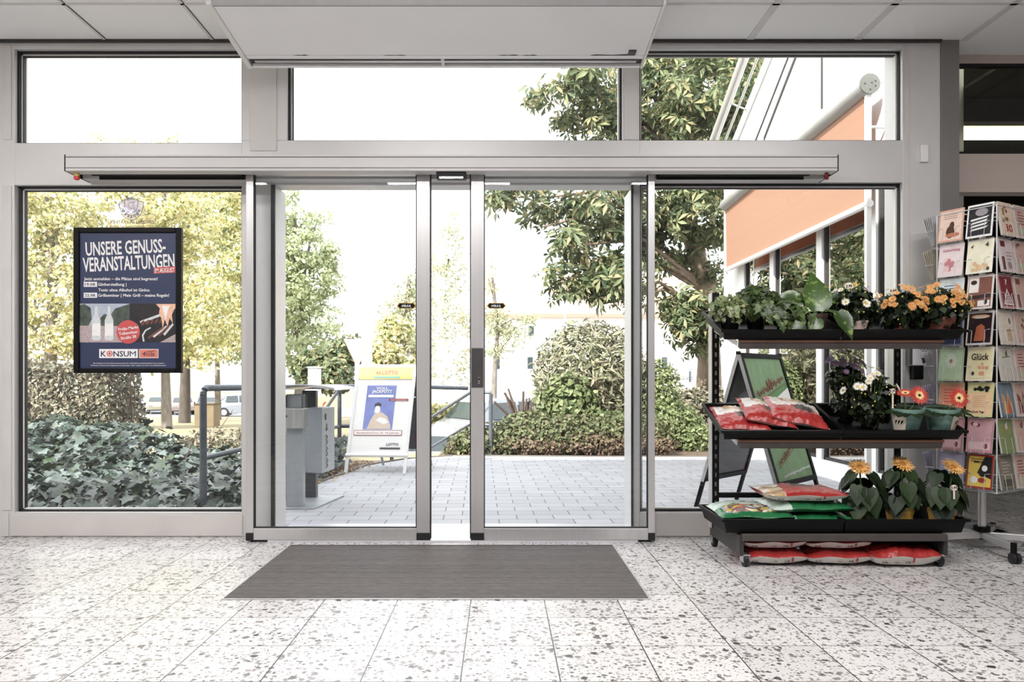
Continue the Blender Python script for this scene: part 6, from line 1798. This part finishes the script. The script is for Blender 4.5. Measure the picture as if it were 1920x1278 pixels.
# per row (top to bottom) and column: (border, field, motif kind, motif colour, second colour, words, label phrase)
CARDS = {
 ('A', 0): [((214, 168, 150), (232, 206, 190), 'cat', (84, 60, 48), (186, 120, 92), None, 'peach card with a dark animal figure'),
            ((228, 216, 214), (230, 214, 214), 'bouquet', (196, 130, 140), (232, 196, 190), 'Geburtstag', 'white birthday card with a pink bouquet'),
            ((224, 228, 232), (206, 216, 220), 'lines', (96, 104, 130), (150, 170, 130), None, 'pale blue card with small script'),
            ((120, 124, 140), (54, 60, 88), 'textblock', (214, 210, 214), (170, 140, 116), None, 'dark blue card full of white words'),
            ((176, 196, 160), (186, 208, 172), 'daisy', (236, 234, 230), (164, 124, 90), None, 'green card with a large white daisy'),
            ((204, 168, 130), (206, 140, 112), 'lines', (186, 80, 74), (226, 196, 160), None, 'beige card with a red panel'),
            ((176, 128, 132), (190, 146, 148), 'rose', (132, 66, 74), (212, 176, 178), None, 'rose pink card half hidden by the tray'),
            ((150, 144, 168), (170, 164, 188), 'lines', (206, 200, 214), (120, 112, 140), None, 'violet grey card behind the sunflower')],
 ('A', 1): [((230, 228, 226), (38, 38, 42), 'textblock', (226, 224, 222), (150, 146, 150), None, 'black card with bold white slanted words'),
            ((232, 230, 214), (228, 224, 200), 'meadow', (214, 178, 140), (70, 74, 54), None, 'cream card with butterflies and flowers'),
            ((218, 206, 200), (122, 78, 66), 'coffee', (226, 220, 214), (52, 34, 32), None, 'brown card with a coffee cup and dark band'),
            ((200, 194, 192), (44, 32, 34), 'hat', (166, 96, 70), (206, 160, 120), None, 'black card with a copper coloured shape'),
            ((222, 210, 188), (216, 208, 168), 'glueck', (58, 50, 46), (206, 150, 120), 'Glück', 'cream card with the word Glück and a clover'),
            ((196, 196, 140), (220, 186, 148), 'scroll', (36, 34, 34), (140, 80, 60), 'Gute Tage', 'green card with a parchment scroll'),
            ((186, 138, 144), (196, 156, 160), 'rose', (130, 62, 72), (216, 184, 186), None, 'rose pink card with a dark rose'),
            ((150, 52, 48), (222, 190, 92), 'cow', (34, 32, 34), (232, 228, 222), 'MUH', 'yellow card with a black and white cow')],
 ('B', 0): [((214, 196, 180), (216, 192, 168), 'fruit', (150, 52, 54), (110, 130, 80), '30', 'beige card with fruit and vegetables'),
            ((214, 200, 198), (208, 192, 190), 'squares', (96, 36, 40), (150, 130, 132), None, 'pinkish card with a dark red square'),
            ((196, 150, 146), (122, 44, 50), 'sign', (226, 214, 210), (40, 34, 36), '?', 'wine red card with a warning triangle'),
            ((206, 194, 180), (210, 198, 182), 'chair', (110, 96, 92), (190, 160, 130), None, 'sand coloured card with a chair'),
            ((200, 192, 182), (196, 190, 180), 'bird', (98, 92, 70), (120, 130, 84), None, 'grey card with a small bird on a twig'),
            ((96, 112, 124), (110, 130, 142), 'flame', (206, 150, 90), (190, 90, 66), None, 'blue grey card with an orange figure'),
            ((130, 140, 92), (128, 140, 90), 'bird', (214, 206, 196), (160, 130, 80), None, 'olive green card with a white figure'),
            ((110, 104, 92), (126, 118, 104), 'lines', (176, 168, 150), (80, 76, 66), None, 'brownish card in a clear sleeve')],
}
CARDS[('B', 1)] = [((206, 190, 182), (196, 160, 150), k, (120, 70, 70), (180, 180, 150), None, 'narrow %s card' % nm) for k, nm in
                   (('lines', 'rose striped'), ('rose', 'dark red flower'), ('squares', 'green chequered'), ('fruit', 'apple'), ('lines', 'black lined'), ('flame', 'pale flame'), ('bird', 'green bird'), ('lines', 'brown striped'))]
ROWN = ['top', 'second', 'third', 'fourth', 'fifth', 'sixth', 'seventh', 'lowest']
nA = -uB; nB = -uA; nC = uB.copy(); nD = uA.copy()
CW, CHH = .128, .176
def card(face, col, row, spec, w_=CW, h_=CHH):
    n_ = {'A': nA, 'B': nB}[face]; ux_ = {'A': -uA, 'B': uB}[face]   # ux_: to the right as one looks at the face
    base = CC + n_ * (HS + .022) + ux_ * ((-.073) if col == 0 else .073) + Vector((0, 0, Z0 + (NR - 1 - row) * PITCH))
    lean = math.radians(9); zt_ = (Vector((0, 0, 1)) * math.cos(lean) - n_ * math.sin(lean)); yt = zt_.cross(ux_)  # yt points into the rack
    M = Matrix(((ux_.x, yt.x, zt_.x, base.x), (ux_.y, yt.y, zt_.y, base.y), (ux_.z, yt.z, zt_.z, base.z), (0, 0, 0, 1)))
    if (M.to_3x3() @ Vector((0, 1, 0))).dot(n_) > 0: sg = -1
    else: sg = 1
    bc, fc, kind, c1, c2, words, phrase = spec
    lab = '%s, %s row of the wire rack' % (phrase, ROWN[row])
    o_ = thing('greeting_card', lab, 'card', tuple(base), group='greeting cards in the revolving rack')
    g_ = MB(); hw = w_ / 2
    g_.box(-hw, hw, -.001, .001, 0, h_, 0, M)
    Lr = [0]
    def q(pts, mi, mir=False):
        Lr[0] += 1; y = -sg * (.0011 + .00012 * Lr[0])
        g_.add([M @ Vector((u * hw, y, v * h_)) for u, v in pts], [tuple(range(len(pts)))], mi)
    def el(u, v, a, b_, mi, n=10): q([(u + a * math.cos(2 * PI * k / n), v + b_ * math.sin(2 * PI * k / n)) for k in range(n)], mi)
    q([(-.88, .06), (.88, .06), (.88, .94), (-.88, .94)], 1)
    rr = random.Random(row * 7 + col + (31 if face == 'B' else 0))
    if kind == 'cat': el(.0, .3, .35, .2, 2); el(.1, .5, .2, .12, 2); el(.2, .2, .6, .07, 3); [q([(-.6, .85 - k * .06), (.5, .85 - k * .06), (.5, .84 - k * .06), (-.6, .84 - k * .06)], 2) for k in range(3)]
    elif kind == 'bouquet': [el(rr.uniform(-.4, .5), rr.uniform(.2, .55), .16, .07, rr.choice((2, 3, 2))) for _ in range(12)]
    elif kind == 'lines': [q([(-.6, .8 - k * .09), (rr.uniform(0, .65), .8 - k * .09), (rr.uniform(0, .65), .77 - k * .09), (-.6, .77 - k * .09)], 2) for k in range(5)]; q([(-.7, .1), (.7, .1), (.7, .3), (-.7, .3)], 3)
    elif kind == 'textblock':
        el(.1, .75, .5, .12, 3); [q([(-.7 + rr.uniform(0, .2), .56 - k * .1), (.55 + rr.uniform(0, .2), .62 - k * .1), (.5, .555 - k * .1), (-.7, .50 - k * .1)], 2) for k in range(4)]
    elif kind == 'daisy':
        for k in range(14):
            a = 2 * PI * k / 14; q([(.02 + .1 * math.cos(a - .12), .6 + .05 * math.sin(a - .12)), (.02 + .42 * math.cos(a - .09), .6 + .22 * math.sin(a - .09)), (.02 + .46 * math.cos(a), .6 + .24 * math.sin(a)), (.02 + .42 * math.cos(a + .09), .6 + .22 * math.sin(a + .09)), (.02 + .1 * math.cos(a + .12), .6 + .05 * math.sin(a + .12))], 2)
        el(.02, .6, .13, .065, 3)
    elif kind == 'rose': [el(-.4 + rr.uniform(-.2, .2), .82 + rr.uniform(-.05, .05), .2, .06, rr.choice((2, 3))) for _ in range(4)]; el(.55, .22, .2, .09, 2); q([(-.8, .1), (.85, .1), (.85, .34), (-.8, .3)], 3); el(.5, .2, .15, .08, 2)
    elif kind == 'meadow': [el(rr.uniform(-.7, .7), rr.uniform(.1, .3), .13, .06, rr.choice((2, 2, 3))) for _ in range(14)]; q([(.35, .82), (.6, .92), (.62, .8), (.75, .88), (.6, .76)], 3); q([(-.75, .8), (-.5, .88), (-.6, .76)], 3)
    elif kind == 'coffee': q([(-.85, .5), (-.1, .5), (-.1, .93), (-.85, .93)], 2); el(-.5, .8, .25, .07, 3); q([(-.85, .28), (.85, .33), (.85, .44), (-.85, .4)], 3); q([(-.1, .08), (.8, .08), (.8, .25), (-.1, .25)], 2); el(.5, .2, .14, .08, 3)
    elif kind == 'hat': el(.0, .84, .7, .06, 3, 12); el(.0, .82, .5, .03, 0); q([(-.4, .12), (.45, .12), (.5, .2), (.35, .55), (.1, .62), (-.25, .55)], 2)
    elif kind == 'glueck': [el(rr.uniform(-.1, .6), rr.uniform(.32, .5), .1, .05, 3) for _ in range(8)]; el(.2, .22, .25, .07, 3); el(-.5, .22, .16, .06, 2); q([(-.7, .06), (.8, .1), (.8, .14), (-.7, .1)], 1)
    elif kind == 'scroll': q([(-.75, .08), (.7, .06), (.75, .7), (-.7, .72)], 1); q([(-.8, .72), (.8, .72), (.8, .92), (-.8, .92)], 0); [el(rr.uniform(-.4, .6), rr.uniform(.72, .86), .14, .05, 2) for _ in range(10)]; [q([(-.5, .6 - k * .06), (.5, .6 - k * .06), (.5, .595 - k * .06), (-.5, .595 - k * .06)], 3) for k in range(6)]
    elif kind == 'cow': q([(.3, .94), (.88, .94), (.88, .3), (-.2, .45)], 2); el(.2, .5, .3, .16, 2); el(.35, .6, .22, .09, 3); el(-.4, .25, .3, .1, 3); el(.2, .25, .3, .08, 0); q([(-.85, .06), (.85, .06), (.85, .12), (-.85, .12)], 1); [q([(-.75, .86 - k * .06), (.7 - k * .5, .86 - k * .06), (.7 - k * .5, .84 - k * .06), (-.75, .84 - k * .06)], 2) for k in range(2)]
    elif kind == 'fruit': [el(rr.uniform(-.6, .6), rr.uniform(.4, .88), .15, .06, rr.choice((2, 3))) for _ in range(9)]
    elif kind == 'squares': q([(-.75, .75), (-.1, .75), (-.1, .92), (-.75, .92)], 2); [q([(-.1, .6 - k * .1), (.7, .6 - k * .1), (.7, .57 - k * .1), (-.1, .57 - k * .1)], 3) for k in range(3)]; q([(-.85, .06), (-.4, .06), (-.4, .45), (-.85, .45)], 2); el(.2, .2, .3, .12, 3)
    elif kind == 'sign': q([(-.75, .1), (.75, .1), (.0, .6)], 2); q([(-.5, .15), (.5, .15), (.0, .5)], 1); q([(-.36, .17), (.36, .17), (.0, .43)], 2); [q([(-.2 + k * .02, .2 + k * .06), (.2 - k * .02, .2 + k * .06), (.2 - k * .02, .22 + k * .06), (-.2 + k * .02, .22 + k * .06)], 3) for k in range(3)]
    elif kind == 'chair': el(.5, .7, .16, .1, 2); q([(-.1, .1), (.6, .1), (.6, .4), (.4, .5), (-.1, .42)], 3); q([(-.2, .4), (.8, .42), (.8, .44), (-.2, .43)], 2)
    elif kind == 'bird': q([(-.6, .66), (.6, .7), (.6, .74), (-.6, .7)], 3); el(.1, .78, .18, .09, 2); q([(.1, .85), (.3, .95), (.25, .8)], 2)
    elif kind == 'flame': q([(-.6, .1), (-.7, .7), (-.3, .6), (-.1, .3), (.2, .8), (.5, .4), (.5, .1)], 2); q([(-.1, .1), (.2, .6), (.5, .1)], 3)
    if words:
        Lr[0] += 1; y = -sg * (.0016 + .00012 * Lr[0]); sz = {'Glück': (.034, .085), 'Geburtstag': (.014, .09), 'Gute Tage': (.01, .06), 'MUH': (.012, .06), '30': (.04, .07), '?': (.03, .02)}[words]
        vv_ = {'Glück': .62, 'Geburtstag': .78, 'Gute Tage': .12, 'MUH': .74, '30': .12, '?': .7}[words]
        Mq = M @ Matrix.Translation((0, y, vv_ * h_)) @ Matrix.Rotation(PI / 2 if sg > 0 else -PI / 2, 4, 'X')
        a_, f_ = text_geo(words, Mq, sz[0], sz[1], .02, depth=.0003); g_.add(a_, f_, 2)
    g_.build('card_sheet', [cm(bc), cm(fc), cm(c1), cm(c2)], o_)
    g_ = MB()
    for k in range(3): g_.box(-hw + .002 * k, hw - .003 * k, sg * (.0025 + .004 * k), sg * (.0035 + .004 * k), .001, h_ - .004 + .003 * k, 0, M)
    g_.build('envelope', PAPER, o_)
    # clear sleeve sheen is part of the card; the wire pocket belongs to the rack
    g_ = MB(); yy = -sg * .006; yi = sg * .022
    for u in (-.55, .45): g_.tube([M @ Vector((u * hw, yi, -.004)), M @ Vector((u * hw, yy, -.004)), M @ Vector((u * hw, yy, .075)), M @ Vector((u * hw + (.25 * hw if u > 0 else -.25 * hw), yy, .079))], .0013, 5)
    g_.tube([M @ Vector((-.8 * hw, yy, .079)), M @ Vector((-1.12 * hw, yi, .079))], .0013, 5); g_.tube([M @ Vector((.7 * hw, yy, .079)), M @ Vector((1.12 * hw, yi, .079))], .0013, 5)
    g_.tube([M @ Vector((-hw, yi, -.004)), M @ Vector((hw, yi, -.004))], .0013, 5)
    g_.build('wire_pocket', WIRE, t_)
for (fc_, c_), specs in CARDS.items():
    for r_, sp_ in enumerate(specs): card(fc_, c_, r_, sp_)
# packs of cards seen edge-on on the far left face
PACKC = [(206, 204, 206), (196, 188, 172), (190, 184, 160), (182, 186, 196), (204, 202, 206), (196, 192, 206), (178, 150, 152), (190, 190, 202)]
for r_ in range(NR):
    base = CC + uA * (HS + .03) - uB * .06 + Vector((0, 0, Z0 + (NR - 1 - r_) * PITCH))
    o_ = thing('card_pack', 'pack of cards seen edge-on on the far left side, %s row' % ROWN[r_], 'cards', tuple(base), group='packs of cards seen edge-on')
    g_ = MB()
    for k in range(5):
        fan = .12 + .07 * k; q0 = base + uA * (.004 + .003 * k); q1 = base + uA * (.004 + .003 * k + math.sin(fan) * .17 * .75) + Vector((0, 0, math.cos(fan) * .17))
        w0 = uB * .062; th = uA * .0012
        g_.add([q0 - w0, q0 + w0, q1 + w0, q1 - w0, q0 - w0 + th, q0 + w0 + th, q1 + w0 + th, q1 - w0 + th], [(0, 1, 2, 3), (7, 6, 5, 4), (0, 4, 5, 1), (1, 5, 6, 2), (2, 6, 7, 3), (3, 7, 4, 0)], 0)
    g_.build('card_sheets', cm(PACKC[r_]), o_)
    g_ = MB(); q = base + Vector((0, 0, .08)); g_.tube([q + uB * .07, q + uB * .07 + uA * .05, q - uB * .07 + uA * .05, q - uB * .07], .0014, 5); g_.tube([base + uB * .07, base - uB * .07], .0014, 5)
    g_.build('wire_pocket', WIRE, t_)
